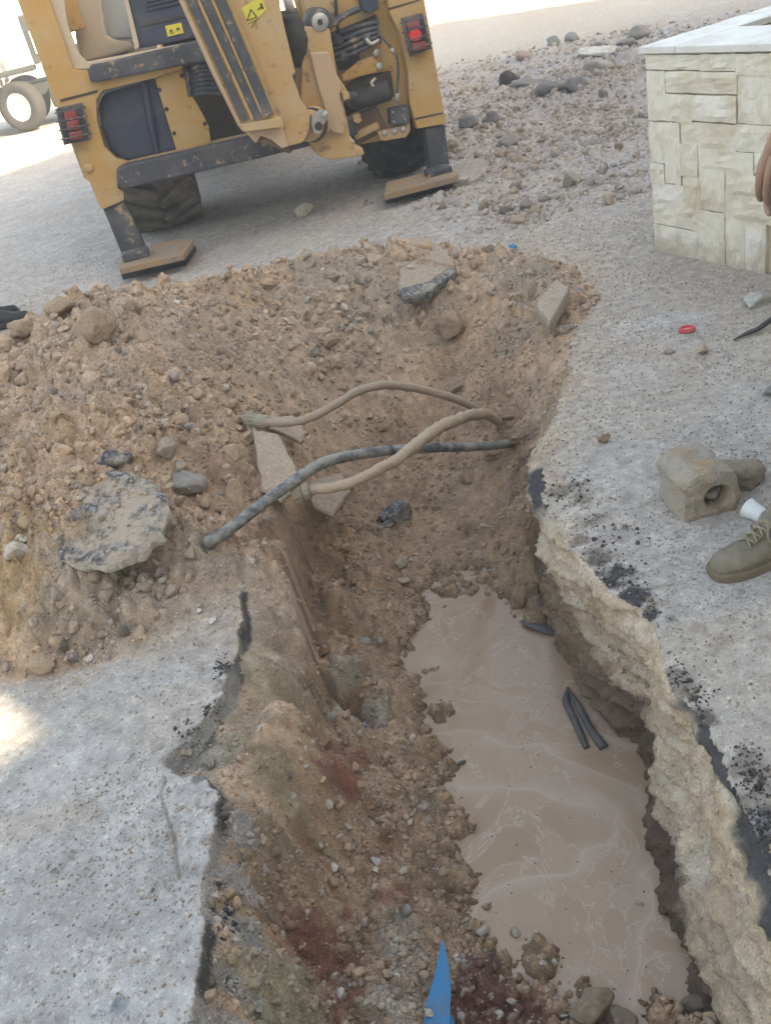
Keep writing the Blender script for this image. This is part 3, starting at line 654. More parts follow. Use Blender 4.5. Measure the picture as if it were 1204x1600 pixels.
# ================================================================== single pieces of rubble
def up_at(x, y): 
    return float(H(x, y)[0])
def rock_obj(name, px, py, z, size, col, label, cat='rock', seed=1, rot=(0, 0, 0), sub=4, planes=14, rough=.06, sink=.25, group=None, mat=None):
    """a boulder: half sizes in metres, resting where the photograph shows its middle"""
    V, Fc = rock_shape(sub, seed, planes, rough, size)
    me = mesh_np(name, V, Fc, mat or MAT_ROCK, None, True)
    c = P(px, py, z); c = P(px, py, z)
    # settle on the ground below the given point
    h = up_at(c.x, c.y); c.z = h + size[2] * (1 - sink) * .8
    me.location = c; me.rotation_euler = rot; me.color = (*col, 1)
    return tag(me, label, cat, group)
def plate_obj(name, outline, thick, zc, col, label, cat, seed=1, tilt=(0, 0, 0), mat=None, jag=.006, res=7, top=.004, parent=None, lift=0, sink=0):
    """a broken slab: outline traced at height zc, real thickness, ragged rim, uneven top"""
    pts = [P(x, y, zc) for x, y in outline]; c = sum(pts, Vector()) / len(pts)
    g2 = np.random.default_rng(seed); ring = []
    for i, p_ in enumerate(pts):
        q_ = pts[(i + 1) % len(pts)]
        for t in np.arange(0, 1, 1 / res):
            w = p_.lerp(q_, float(t)) - c; w.z = 0; ring.append(w * float(1 + g2.normal() * jag / max(w.length, .03)))
    V = []; n = len(ring); K = 9
    prof = [(0, .0), (.3, .0), (.55, .0), (.78, 0), (.93, -.04), (1.0, -.25), (.985, -.6), (.95, -.9), (.85, -1.0), (0, -1.0)]
    for s_, zz in prof:
        for w in ring: V.append((w.x * s_, w.y * s_, zz * thick))
    V = np.array(V)
    V[:, 2] += (fbm(V[:, 0] * 25 + seed, V[:, 1] * 25, seed, 4) - .5) * top * 3; 
    rr = 1 + n3(V, 30, seed) * .03; V[:, :2] *= rr[:, None]
    Fc = [[k * n + i, k * n + (i + 1) % n, (k + 1) * n + (i + 1) % n, (k + 1) * n + i] for k in range(len(prof) - 1) for i in range(n)]
    o = mesh_np(name, V, Fc, mat or MAT_ROCK, None, False)
    o.location = c + Vector((0, 0, lift)); o.rotation_euler = tilt; o.color = (*col, 1)
    return tag(o, label, cat)
# material of tar-bound stone: black with pale chips, dust on its upward faces
def tar_mat(name, dust=.35, dcol=(.30, .265, .225)):
    m, nt, b = new_mat(name); p = objc(nt)
    vo = N(nt, 'ShaderNodeTexVoronoi', Scale=95.0); nt.links.new(p, vo.inputs['Vector'])
    sep = nt.nodes.new('ShaderNodeSeparateColor'); nt.links.new(vo.outputs['Color'], sep.inputs[0])
    c = mixc(nt, ramp(nt, sep.outputs[0], [(.55, 0.0), (.75, .8)]), (.055, .056, .06), (.25, .24, .235))
    nz = noise(nt, 9, 5, .65, p); gm = nt.nodes.new('ShaderNodeNewGeometry'); sx = nt.nodes.new('ShaderNodeSeparateXYZ'); nt.links.new(gm.outputs['Normal'], sx.inputs[0])
    c = mixc(nt, ramp(nt, nz, [(.62 - dust * .5, 0.0), (.74 - dust * .35, .9)]), c, dcol)
    nt.links.new(c, b.inputs['Base Color']); b.inputs['Roughness'].default_value = .85
    bump(nt, b, vo.outputs['Distance'], .7, .006)
    return m
MAT_TAR = tar_mat('tar_and_chips'); MAT_TAR_DUSTY = tar_mat('tar_under_dust', .7)
# the big plate of old asphalt lying on the front of the heap
def slab_mat():
    m, nt, b = new_mat('slab_tar_and_bed'); p = objc(nt)
    vo = N(nt, 'ShaderNodeTexVoronoi', Scale=85.0); nt.links.new(p, vo.inputs['Vector'])
    sep = nt.nodes.new('ShaderNodeSeparateColor'); nt.links.new(vo.outputs['Color'], sep.inputs[0])
    c = mixc(nt, ramp(nt, sep.outputs[0], [(.5, 0.0), (.7, .8)]), (.05, .052, .058), (.30, .29, .28))
    c = mixc(nt, ramp(nt, noise(nt, 8, 6, .7, p), [(.40, 0.0), (.54, .95)]), c, (.37, .30, .23))
    gm = nt.nodes.new('ShaderNodeNewGeometry'); sx = nt.nodes.new('ShaderNodeSeparateXYZ'); tc = nt.nodes.new('ShaderNodeTexCoord'); nt.links.new(tc.outputs['Normal'], sx.inputs[0])
    c = mixc(nt, ramp(nt, sx.outputs[2], [(.30, 1.0), (.62, 0.0)]), c, (.47, .44, .39))
    nt.links.new(c, b.inputs['Base Color']); b.inputs['Roughness'].default_value = .9
    q = bump(nt, None, vo.outputs['Distance'], .6, .006); bump(nt, b, noise(nt, 60, 5, .7, p), .6, .006, q); return m
pl = plate_obj('asphalt_slab', [(-30,832),(30,808),(110,796),(190,776),(246,786),(276,812),(262,850),(226,878),(170,893),(112,893),(72,882),(40,862),(0,852)], .06, .20, (.1,.1,.1),
   'large flat slab of black asphalt with pale chipped rim lying on the front of the dirt heap', 'asphalt slab', 3, (R(11), R(-3), 0), slab_mat(), res=6, top=.006, lift=.075)
g = np.random.default_rng(31); n_ = 260
q_ = [pl.location + pl.rotation_euler.to_matrix() @ Vector((g.normal() * .22, g.normal() * .10 + .03, .004)) for _ in range(n_)]; rr = np.minimum(.004 * (g.pareto(2.0, n_) + 1), .022)
pile('slab_dirt', np.array([v[:] for v in q_]), rr, np.array([[.36, .28, .205]]) * g.uniform(.8, 1.25, (n_, 1)), 1, smooth_sh=False)
RK = [
 ('rock',612,770,-.28,(.085,.075,.06),(.17,.165,.16),'dark grey rough rock under the black pipe in the pit','rock',21,(0,.3,.5)),
 ('boulder',697,466,.12,(.088,.075,.08),(.29,.20,.145),'round brown boulder at the top of the pit beside the broken asphalt piece','boulder',22,(0,0,1)),
 ('rock',290,740,.22,(.065,.075,.05),(.26,.245,.225),'grey crusty rock above the end of the black pipe','rock',23,(.3,0,.4)),
 ('rock',268,718,.24,(.05,.05,.04),(.30,.24,.19),'brown-grey rounded stone left of the crusty grey rock','rock',24,(0,0,0)),
 ('rock',185,722,.3,(.075,.03,.03),(.10,.098,.1),'long black lump of tar on the middle of the heap','tar lump',25,(.2,.1,-.1)),
 ('rock',62,1032,.05,(.05,.038,.03),(.36,.265,.19),'rounded brown rock at the left foot of the heap on the asphalt','rock',26,(0,0,.3)),
 ('rock',38,880,.22,(.05,.04,.03),(.42,.37,.31),'pale stone at the left end of the big asphalt slab','rock',27,(0,0,.3)),
 ('rock',625,868,-.4,(.038,.03,.022),(.36,.30,.235),'flat-topped pale tan stone at the upper left shore of the water','rock',28,(0,0,.6)),
 ('rock',628,898,-.42,(.03,.025,.02),(.33,.27,.21),'tan stone just below the flat pale one near the shore','rock',29,(0,.2,.1)),
 ('rock',512,915,-.37,(.045,.05,.04),(.25,.18,.135),'brown clod of earth against the old cut left of the gravel','rock',30,(0,0,.2)),
 ('rock',560,990,-.4,(.035,.03,.025),(.25,.24,.24),'grey stone with black tar on it in the middle of the gravel bed','rock',31,(0,0,.2)),
 ('rock',518,1085,-.39,(.021,.022,.018),(.035,.035,.04),'small black lump of tar among pale gravel by the old cut','tar lump',32,(0,0,.2)),
 ('rock',572,1135,-.4,(.014,.03,.012),(.05,.05,.055),'narrow black tar piece below the square black lump','tar lump',33,(0,0,.2)),
 ('rock',545,1138,-.39,(.022,.016,.014),(.35,.25,.17),'orange-brown oval pebble below the pale gravel','pebble',34,(0,0,.6)),
 ('rock',517,1344,-.37,(.017,.017,.013),(.52,.50,.45),'largest whitish round pebble on the left side of the gravel bed','pebble',35,(0,0,.6)),
 ('rock',520,1276,-.37,(.014,.019,.013),(.44,.42,.38),'whitish oval pebble directly below the red clay','pebble',36,(0,0,.2)),
 ('rock',582,1331,-.4,(.014,.018,.012),(.36,.34,.31),'grey oval pebble right of the whitish round one','pebble',37,(0,0,.2)),
 ('rock',540,1280,-.37,(.012,.017,.012),(.36,.33,.29),'grey-tan pebble beside the oval below the red clay','pebble',38,(0,0,.2)),
 ('rock',527,1542,-.35,(.010,.02,.010),(.43,.41,.37),'long whitish pebble beside the brown clay streak','pebble',39,(0,0,-.3)),
 ('rock',988,1520,-.49,(.034,.020,.022),(.24,.18,.13),'wet brown rock standing out of the muddy water near the bottom','rock',40,(0,.3,.4)),
 ('rock',1050,1500,-.49,(.024,.032,.022),(.25,.20,.15),'wet brown rock in the water nearest the cut face','rock',41,(0,.3,.4)),
 ('rock',925,1570,-.46,(.06,.045,.04),(.21,.165,.12),'wet brown rock pile at the near end of the water','rock',42,(0,.2,.4)),
 ('rock',968,1590,-.47,(.045,.035,.03),(.19,.15,.115),'low wet rock leaning on the near rock pile','rock',43,(.2,.2,.1)),
 ('rock',1085,1560,-.47,(.05,.035,.03),(.17,.13,.10),'dark wet lump at the near right corner of the water','rock',44,(.2,.2,.1)),
 ('rock',838,945,-.52,(.030,.022,.026),(.2,.14,.10),'dark wet lump against the torn rubber strip','rock',45,(.2,.2,.1)),
 ('rock',855,958,-.5,(.024,.016,.014),(.17,.12,.09),'flat wet brown stone just above the torn rubber strip','rock',46,(.2,.2,.1)),
 ('rock',838,860,-.44,(.03,.03,.025),(.17,.13,.11),'dark stone in the corner between mud and cut face','rock',47,(.2,.2,.1)),
 ('rock',712,980,-.49,(.012,.012,.014),(.17,.14,.12),'small dark wet stone near the left shore of the water','pebble',48,(.2,.2,.1)),
 ('rock',672,972,-.49,(.012,.010,.012),(.25,.21,.17),'small grey wet stone at the upper left of the water','pebble',49,(.2,.2,.1)),
 ('rock',332,972,.0,(.016,.013,.011),(.62,.61,.60),'white angular stone on the asphalt beside the slab edge','stone',50,(.2,.2,.9)),
 ('rock',311,957,.0,(.010,.012,.009),(.60,.59,.58),'small white oval stone left of the angular white one','stone',51,(.2,.2,-.4)),
 ('rock',142,1034,.0,(.009,.019,.010),(.60,.58,.55),'long white stone at the foot of the heap','stone',52,(.0,.0,-.5)),
 ('rock',65,910,.12,(.022,.024,.018),(.42,.39,.34),'pale rounded stone under the left rim of the asphalt slab','stone',53,(.0,.0,-.5)),
 ('rock',205,578,.42,(.05,.022,.018),(.40,.34,.27),'long pale stone high on the heap','stone',54,(.2,.1,-.3)),
 ('rock',165,545,.4,(.11,.085,.075),(.30,.225,.16),'large clod of tan earth near the top of the heap','earth clod',55,(.2,.1,-.3)),
 ('rock',110,520,.4,(.07,.06,.05),(.30,.225,.16),'tan earth clod left of the largest clod','earth clod',56,(.2,.1,.3)),
 ('rock',60,560,.36,(.08,.06,.05),(.31,.235,.17),'tan earth clod on the left shoulder of the heap','earth clod',57,(.2,.1,.3)),
 ('rock',488,550,.1,(.035,.022,.018),(.09,.088,.09),'black tar lump on the slope above the pipes','tar lump',58,(.2,.1,.3)),
 ('rock',437,403,.05,(.05,.028,.03),(.21,.19,.17),'dark stone behind the crest of the heap','stone',59,(.2,.1,.3)),
 ('rock',765,395,.08,(.05,.045,.05),(.24,.18,.14),'brown earth clod on the crest right of the broken asphalt piece','earth clod',60,(.2,.1,.3)),
 ('rock',478,338,.0,(.095,.055,.06),(.37,.34,.29),'pale boulder on the road under the digger','boulder',61,(.2,.1,.3)),
 ('rock',720,298,.0,(.085,.06,.065),(.37,.34,.30),'pale block of stone beside the right stabiliser pad','boulder',62,(.2,.1,.3)),
 ('rock',712,243,.0,(.09,.08,.08),(.32,.28,.24),'rounded stone behind the right stabiliser leg','boulder',63,(.2,.1,.3)),
 ('rock',893,292,.0,(.12,.06,.07),(.31,.28,.24),'long tan boulder in the rubble left of the stone planter','boulder',64,(.0,.1,.9)),
 ('rock',575,322,.0,(.05,.035,.03),(.06,.06,.065),'black asphalt lump at the left end of the right stabiliser pad','tar lump',65,(.0,.1,.9)),
 ('rock',1098,551,.0,(.032,.026,.024),(.38,.30,.24),'small squarish tan stone between bottle cap and hose','stone',66,(.0,.0,.4)),
 ('rock',943,692,.0,(.03,.02,.018),(.25,.17,.12),'flat reddish-brown clod alone on the asphalt','earth clod',67,(.0,.0,.1)),
 ('rock',1045,550,.0,(.025,.018,.012),(.28,.23,.18),'low tan clod left of the squarish stone','earth clod',68,(.0,.0,.1)),
 ('rock',878,512,.0,(.05,.03,.03),(.31,.26,.21),'rough stone leaning at the foot of the concrete kerb piece','stone',69,(.0,.0,.1)),
 ('rock',695,520,.05,(.045,.04,.04),(.27,.20,.15),'brown clod below the round boulder','earth clod',70,(.0,.0,.1)),
 ('rock',285,740,.2,(.03,.03,.03),(.30,.25,.2),'small stone buried beside the crusty grey rock','stone',71,(.0,.0,.1)),
 ('rock',250,800,.2,(.03,.025,.02),(.34,.26,.18),'tan stone at the right rim of the asphalt slab','stone',72,(.0,.0,.1)),
 ('rock',600,795,-.3,(.03,.028,.02),(.36,.35,.33),'pale grey stone in front of the dark grey rough rock','stone',73,(.0,.0,.1)),
 ('rock',530,785,-.25,(.04,.03,.015),(.33,.26,.20),'flat tan shard beside the near pipe coupling','stone',74,(.1,.2,.1)),
]
for r in RK:
    rock_obj(r[0] if r[0] == 'boulder' else r[7].replace(' ', '_'), r[1], r[2], r[3], r[4], r[5], r[6], r[7], r[8], r[9], mat=MAT_TAR if 'tar' in r[7] or 'dark grey rough' in r[6] else None, rough=.09 if 'clod' in r[7] else .05)
# rubble chunks far right
FR = [(825,142,.2,.09,.05,(.2,.2,.2),'flat broken asphalt plate in the rubble, leftmost of the dark ones'),(872,150,.26,.12,.05,(.22,.22,.22),'long broken asphalt plate in the middle of the rubble'),(905,152,.16,.1,.08,(.16,.16,.17),'short dark asphalt lump right of the long plate'),
      (938,97,.3,.14,.05,(.5,.49,.46),'flat pale concrete plate on the far rubble'),(862,158,.15,.1,.09,(.15,.15,.16),'dark lump in front of the long asphalt plate'),(797,139,.13,.1,.1,(.05,.04,.04),'small blackish block alone in the rubble'),
      (940,125,.17,.13,.09,(.28,.27,.24),'big greyish boulder behind the asphalt plates'),(867,76,.12,.10,.08,(.2,.21,.21),'dark grey rock on the skyline side of the rubble'),(893,68,.11,.08,.07,(.2,.21,.21),'dark rock right of the one on the rubble edge'),
      (735,210,.1,.07,.07,(.17,.18,.19),'dark stone beside the digger column'),(770,205,.08,.06,.06,(.13,.13,.14),'small dark stone in front of the rubble'),(980,85,.15,.11,.07,(.22,.22,.22),'grey lump near the far corner of the planter'),(800,240,.1,.07,.06,(.25,.24,.23),'grey stone in the middle of the gravelly ground'),
      (1000,70,.15,.11,.08,(.25,.24,.23),'grey lump right behind the planter corner'),(820,100,.12,.1,.08,(.3,.24,.22),'reddish stone on the left of the far rubble')]
for i, (px, py, a, b_, c_, col, lab) in enumerate(FR):
    rock_obj('rubble_chunk', px, py, 0, (a, b_, c_), col, lab, 'rubble', 200 + i, (.1, .15, .4 * (i % 3) - .2), sub=3, planes=7, rough=.12)
# broken asphalt piece, tilted, over the pit
plate_obj('asphalt_piece', [(628,428),(655,405),(700,410),(712,425),(668,452),(628,464)], .05, .14, (.33,.27,.215), 'tilted broken piece of asphalt with a black edge above the round boulder', 'asphalt piece', 9, (R(14), R(8), 0), res=5, lift=.075)
e_ = plate_obj('asphalt_underside', [(626,466),(668,453),(714,427),(716,433),(670,462),(630,474)], .05, .14, (.06,.06,.06), None, None, 10, (R(14), R(8), 0), MAT_TAR, res=4, lift=.035)
pa = bpy.data.objects['asphalt_piece']; e_.parent = pa; e_.matrix_parent_inverse = (Matrix.Translation(pa.location) @ pa.rotation_euler.to_matrix().to_4x4()).inverted()
plate_obj('brick_fragment', [(624,390),(674,388),(676,400),(626,402)], .045, .2, (.38,.27,.17), 'thin orange-tan brick fragment on the crest of the heap', 'brick', 11, (0, 0, 0), res=3, lift=.06, jag=.002)
plate_obj('kerb_fragment', [(838,490),(872,456),(892,466),(858,512)], .075, .06, (.34,.29,.235), 'broken concrete kerb piece on the right rim of the pit', 'concrete piece', 12, (R(8), 0, 0), res=4, lift=.05, jag=.002)
# two flat stone shards by the pipes
plate_obj('concrete_shard', [(402,702),(440,702),(464,735),(470,752),(440,776),(410,768)], .03, .10, (.37,.29,.225), 'flat tan slab of stone leaning behind the near pipe coupling', 'stone slab', 13, (R(14), R(6), 0), res=5, lift=.03, jag=.003)
plate_obj('concrete_shard', [(408,664),(462,662),(480,682),(470,694),(425,680)], .022, .10, (.37,.28,.21), 'thin tan shard of stone under the far pipe coupling', 'stone slab', 14, (R(8), 0, 0), res=5, lift=.03, jag=.003)
plate_obj('concrete_shard', [(478,772),(540,752),(546,775),(520,806),(490,800)], .03, -.12, (.33,.26,.205), 'flat brown shard of stone just right of the near pipe coupling', 'stone slab', 15, (R(12), R(6), 0), res=5, lift=.03, jag=.003)
# black crumbs of tar along the rim
g = np.random.default_rng(17)
tc_ = []
for (px, py, n_, s_) in ((880,780,60,34),(905,765,30,22),(935,820,40,30),(940,880,80,34),(975,920,90,34),(1010,955,60,24),(1050,1060,90,24),(1085,1090,60,20),(1180,1220,110,26),(1190,1290,120,30),(960,855,12,30),(1000,840,10,30),(1165,1180,30,20),(350,1060,60,14),(330,1110,50,14),(300,1150,40,16),(350,1400,30,12),(350,1440,40,14),(385,1560,40,14),(1020,1100,20,60),(355,1520,20,10)):
    for k in range(n_): tc_.append((px + g.normal() * s_ * .6, py + g.normal() * s_ * .6))
pt = [P(a, b_, 0 if a > 800 or a < 345 else -.05) for a, b_ in tc_]; xs = np.array([q.x for q in pt]); ysn = np.array([q.y for q in pt])
sdd = sdf[Cat(xs, ysn)]; ok = (sdd < .01) | (xs < 0); xs, ysn = xs[ok], ysn[ok]; rr = .0028 * (g.pareto(2.6, len(xs)) + 1); rr = np.minimum(rr, .011)
pile('tar_crumbs', np.c_[xs, ysn, H(xs, ysn) + rr * .3], rr, np.tile([[.05, .05, .055]], (len(xs), 1)) * g.uniform(.6, 1.6, (len(xs), 1)), 1)
# crumbs fallen from and stuck to the cut face
k = g.integers(0, len(wps), 2600); kd = g.integers(3, Dm.shape[1] - 14, 2600)
pos_ = np.c_[Wx[k, kd], Wy[k, kd], Dz[k, kd]]; rr = np.minimum(.0026 * (g.pareto(2.4, 2600) + 1), .016)
pile('cut_face_crumbs', pos_, rr, WC[k, kd] * g.uniform(.75, 1.25, (2600, 1)), 1)

# clods that have fallen over the pipes where they enter the wall
for i, (px, py, z) in enumerate(((792, 668, -.27), (800, 690, -.3), (815, 700, -.3), (786, 650, -.22), (772, 712, -.36))):
    V, Fc = rock_shape(3, 500 + i, 8, .28, (.05, .04, .035)); o = mesh_np('earth_clod', V, Fc, MAT_ROCK, None, False); q = P(px, py, z); q.z = max(q.z, up_at(q.x, q.y) + .01); o.location = q; o.color = (.235, .17, .125, 1)
    tag(o, ('brown clod where the thick pipe enters the trench wall', 'clod covering the right end of the black pipe', 'rightmost clod at the pipe ends', 'uppermost clod by the far pipe end', 'lowest clod under the black pipe end')[i], 'earth clod')
# specks and bubbles afloat
g = np.random.default_rng(5); n_ = 170; a_ = g.uniform(0, 1, n_); b_ = g.uniform(0, 1, n_)
xs = -.02 + .46 * a_; yw = 1.15 + 1.45 * b_; ok = H(xs, yw) < WATER - .01; xs, yw = xs[ok], yw[ok]; rr = g.uniform(.0015, .0038, len(xs))
pile('floating_specks', np.c_[xs, yw, np.full(len(xs), WATER + .0005)], rr, np.where(g.uniform(size=(len(xs), 1)) < .5, [[.08, .06, .05]], [[.42, .34, .26]]), 1)
# ================================================================== sweeps and small makers
import mathutils.noise as mnoise
def catmull(pts, n=8):
    P_ = [Vector(p) for p in pts]; P_ = [P_[0] * 2 - P_[1]] + P_ + [P_[-1] * 2 - P_[-2]]; out = []
    for i in range(1, len(P_) - 2):
        a, b_, c, d = P_[i - 1:i + 3]
        for k in range(n):
            t = k / n; out.append(.5 * ((2 * b_) + (c - a) * t + (2 * a - 5 * b_ + 4 * c - d) * t * t + (3 * b_ - a - 3 * c + d) * t ** 3))
    out.append(P_[-2]); return out
def sweep(name, pts, r, mat, parent=None, seg=10, n=6, cap=True, squash=1.0, smooth_sh=True, rfun=None, lump=0, hollow=0):
    C = catmull(pts, n) if n > 1 else [Vector(p) for p in pts]; V, Fc = [], []; up = Vector((0, 0, 1)); m_ = len(C)
    rr = r if isinstance(r, (list, tuple)) else [r] * 2
    for i, c in enumerate(C):
        t = (C[min(i + 1, m_ - 1)] - C[max(i - 1, 0)]).normalized()
        s_ = t.cross(up); s_ = s_.normalized() if s_.length > 1e-3 else Vector((1, 0, 0)); u = s_.cross(t)
        f = i / (m_ - 1) * (len(rr) - 1); k = min(int(f), len(rr) - 2); R_ = rr[k] + (rr[k + 1] - rr[k]) * (f - k)
        for a in range(seg):
            an = 2 * math.pi * a / seg; cc_ = c + s_ * math.cos(an) * R_ + u * math.sin(an) * R_; q = R_ * (1 + (lump * (1.2 * mnoise.noise(cc_ * 28) + .7 * mnoise.noise(cc_ * 75)) if lump else 0))
            V.append(c + s_ * math.cos(an) * q + u * math.sin(an) * q * squash)
    for i in range(m_ - 1):
        for a in range(seg): Fc.append((i*seg+a, i*seg+(a+1)%seg, (i+1)*seg+(a+1)%seg, (i+1)*seg+a))
    bm = bmesh.new(); vs = [bm.verts.new(v) for v in V]
    for f in Fc: bm.faces.new([vs[i] for i in f])
    if cap:
        bm.faces.new(vs[:seg][::-1])
        bm.faces.new(vs[-seg:])
    if hollow:                                   # open first end with an inner wall
        t = (C[1] - C[0]).normalized(); inner = []; 
        bm.faces.remove([f for f in bm.faces if set(f.verts) == set(vs[:seg])][0])
        for lv, (k_, off) in enumerate(((hollow, 0), (hollow, .06))):
            inner.append([bm.verts.new(C[0] + (vs[a].co - C[0]) * k_ + t * off) for a in range(seg)])
        for a in range(seg):
            b2 = (a + 1) % seg
            bm.faces.new((vs[a], vs[b2], inner[0][b2], inner[0][a])); bm.faces.new((inner[0][a], inner[0][b2], inner[1][b2], inner[1][a]))
        bm.faces.new(inner[1])
    return bm_obj(name, bm, mat, parent, smooth_sh=smooth_sh)
def lathe(name, prof, mat, parent=None, seg=20, Mx=None, smooth_sh=True):
    bm = bmesh.new(); rows = []
    for r, z in prof:
        rows.append([bm.verts.new((r * math.cos(2 * math.pi * a / seg), r * math.sin(2 * math.pi * a / seg), z)) for a in range(seg)] if r > 1e-5 else [bm.verts.new((0, 0, z))])
    for A_, B_ in zip(rows[:-1], rows[1:]):
        for a in range(seg):
            b2 = (a + 1) % seg
            if len(A_) == 1 and len(B_) == 1: continue
            if len(A_) == 1: bm.faces.new((A_[0], B_[a], B_[b2]))
            elif len(B_) == 1: bm.faces.new((A_[a], A_[b2], B_[0]))
            else: bm.faces.new((A_[a], A_[b2], B_[b2], B_[a]))
    if Mx is not None: bmesh.ops.transform(bm, matrix=Mx, verts=bm.verts[:])
    return bm_obj(name, bm, mat, parent, smooth_sh=smooth_sh)
def paint(name, col, rough=.5, dust=.3, dcol=(.33, .28, .23), wear=0, wcol=(.16, .09, .05), spec=.4, metal=0, bstr=.15, scale=5):
    m, nt, b = new_mat(name); p = objc(nt)
    n1 = noise(nt, scale, 6, .65, p); n2 = noise(nt, scale * 7, 5, .7, p)
    c = mixc(nt, ramp(nt, n2, [(.35, 0.0), (.7, .5)]), col, tuple(v * .8 for v in col))
    c = mixc(nt, ramp(nt, n1, [(.62 - dust * .5, 0.0), (.86 - dust * .3, min(1, .4 + dust))]), c, dcol)
    if wear: c = mixc(nt, ramp(nt, noise(nt, scale * 2.3, 7, .75, p), [(.66 - wear * .2, 0.0), (.70 - wear * .15, .85)]), c, wcol)
    nt.links.new(c, b.inputs['Base Color'])
    nt.links.new(ramp(nt, n1, [(.3, rough), (.7, min(1, rough + .3))]), b.inputs['Roughness'])
    b.inputs['Specular IOR Level'].default_value = spec; b.inputs['Metallic'].default_value = metal
    bump(nt, b, n2, bstr, .003); return m
# ================================================================== stone-clad planter
C0 = Vector((1.665, 4.575, 0)); ea = (P(1190, 425, 0) - P(1030, 390, 0)).normalized(); eb = Vector((-ea.y, ea.x, 0))
if eb.x < 0: eb = -eb
TOPZ = .955
pl_ = empty('stone_planter', C0, math.atan2(ea.y, ea.x)); tag(pl_, 'square planter clad in cream split stone with a white marble coping', 'planter')
# local frame: x runs along the seen face towards the viewer, y (left of x) into the block
sgn = 1 if Vector((-ea.y, ea.x, 0)).dot(eb) > 0 else -1
def facepx(px, py):
    d = ray(px, py); t = (C0.dot(eb)) / d.dot(eb); q = d * t; q.z += CAM_H
    return (q - C0).dot(ea), q.z
m, nt, b = new_mat('cream_split_stone'); p = posc(nt); oi = nt.nodes.new('ShaderNodeObjectInfo')
c = mixc(nt, oi.outputs['Random'], (.61, .565, .48), (.64, .615, .555))
c = mixc(nt, ramp(nt, noise(nt, 5, 6, .6, p, .6), [(.46, 0.0), (.66, .75)]), c, (.49, .41, .30))
c = mixc(nt, ramp(nt, noise(nt, 26, 5, .65, p), [(.5, 0.0), (.75, .3)]), c, (.42, .38, .30))
sx = nt.nodes.new('ShaderNodeSeparateXYZ'); nt.links.new(p, sx.inputs[0])
ad_ = N(nt, 'ShaderNodeMath', operation='ADD'); nt.links.new(noise(nt, 11, 5, .7, p), ad_.inputs[0]); ml_ = N(nt, 'ShaderNodeMath', operation='MULTIPLY'); nt.links.new(sx.outputs[2], ml_.inputs[0]); ml_.inputs[1].default_value = -2.2; nt.links.new(ml_.outputs[0], ad_.inputs[1]); c = mixc(nt, ramp(nt, ad_.outputs[0], [(.22, 0.0), (.5, .7)]), c, (.36, .30, .235))
nt.links.new(c, b.inputs['Base Color']); b.inputs['Roughness'].default_value = .75; b.inputs['Specular IOR Level'].default_value = .3
q = bump(nt, None, noise(nt, 13, 5, .6, p), .7, .02); bump(nt, b, noise(nt, 70, 4, .6, p), .35, .004, q); MAT_CREAM = m
MAT_MORTAR = paint('mortar', (.48, .42, .33), .9, .3, spec=.1)
MAT_MARBLE = paint('white_marble', (.62, .63, .62), .4, .3, (.48, .44, .38), spec=.5, scale=9)
LA, LB = 1.9, 1.7
bm = bmesh.new(); box_bm(bm, .012, LA, sgn * .012, sgn * (LB - .012), -.1, TOPZ - .035); bm_obj('core', bm, MAT_MORTAR, pl_)
def cladding(x0, x1, z0, z1, d, seed):
    g2 = np.random.default_rng(seed); bm = bmesh.new(); nx_, nz_ = 7, 5; grid = []
    x0 += .0012; x1 -= .0012; z0 += .002; z1 -= .002
    ph = g2.uniform(0, 9, 4)
    for i in range(nx_):
        for k in range(nz_):
            u = i / (nx_ - 1); w = k / (nz_ - 1); e = min(min(u, 1 - u) * (x1 - x0), min(w, 1 - w) * (z1 - z0)); rim_ = 1 if e > 1e-4 else 0
            h = d * (.6 + .4 * rim_) + rim_ * .006 * (math.sin(u * 5 + ph[0]) + math.sin(w * 4 + ph[1]) + math.sin(u * 9 + w * 7 + ph[2])) * .6 + g2.normal() * .0012
            jx = g2.normal() * .0012; jz = g2.normal() * .0015
            grid.append(bm.verts.new((x0 + u * (x1 - x0) + jx, -sgn * max(h, .002), z0 + w * (z1 - z0) + jz)))
    for i in range(nx_ - 1):
        for k in range(nz_ - 1): bm.faces.new((grid[i*nz_+k], grid[(i+1)*nz_+k], grid[(i+1)*nz_+k+1], grid[i*nz_+k+1]))
    r_ = bmesh.ops.extrude_edge_only(bm, edges=[e for e in bm.edges if e.is_boundary])
    for v in [v for v in r_['geom'] if isinstance(v, bmesh.types.BMVert)]: v.co.y = sgn * .014
    return bm_obj('stone', bm, MAT_CREAM, pl_)
ST = [(38,262,340,395),(340,262,550,402),(550,265,760,425),(50,398,150,682),(150,400,558,528),(558,420,760,705),(150,530,298,692),(298,535,556,690),(75,688,145,925),(145,690,236,1042),(236,695,548,850),(548,705,760,865),
      (236,812,335,1000),(335,850,650,978),(92,925,145,1042),(98,1042,250,1160),(250,1000,345,1195),(345,955,488,1195),(488,985,700,1115),(488,1110,760,1255),(108,1160,332,1292),(112,1292,332,1425),(332,1195,490,1500),(490,1225,600,1545),(600,1255,720,1580),(650,865,760,990)]
for k, (x0, y0, x1, y1) in enumerate(ST):
    f = 3.637; a0, _ = facepx(1000 + x0 / f, (y0 + y1) / 2 / f); a1, _ = facepx(1000 + x1 / f, (y0 + y1) / 2 / f); _, z1 = facepx(1000 + (x0 + x1) / 2 / f, y0 / f); _, z0 = facepx(1000 + (x0 + x1) / 2 / f, y1 / f)
    a0 = max(a0, -.012) if x0 > 130 else -.014
    cladding(a0, a1, max(z0, -.05) if y1 < 1400 else -.08, min(z1, TOPZ - .038), .010 + .009 * ((k * 7) % 5) / 4, k)
a_end = facepx(1000 + 760 / 3.637, 150)[0]
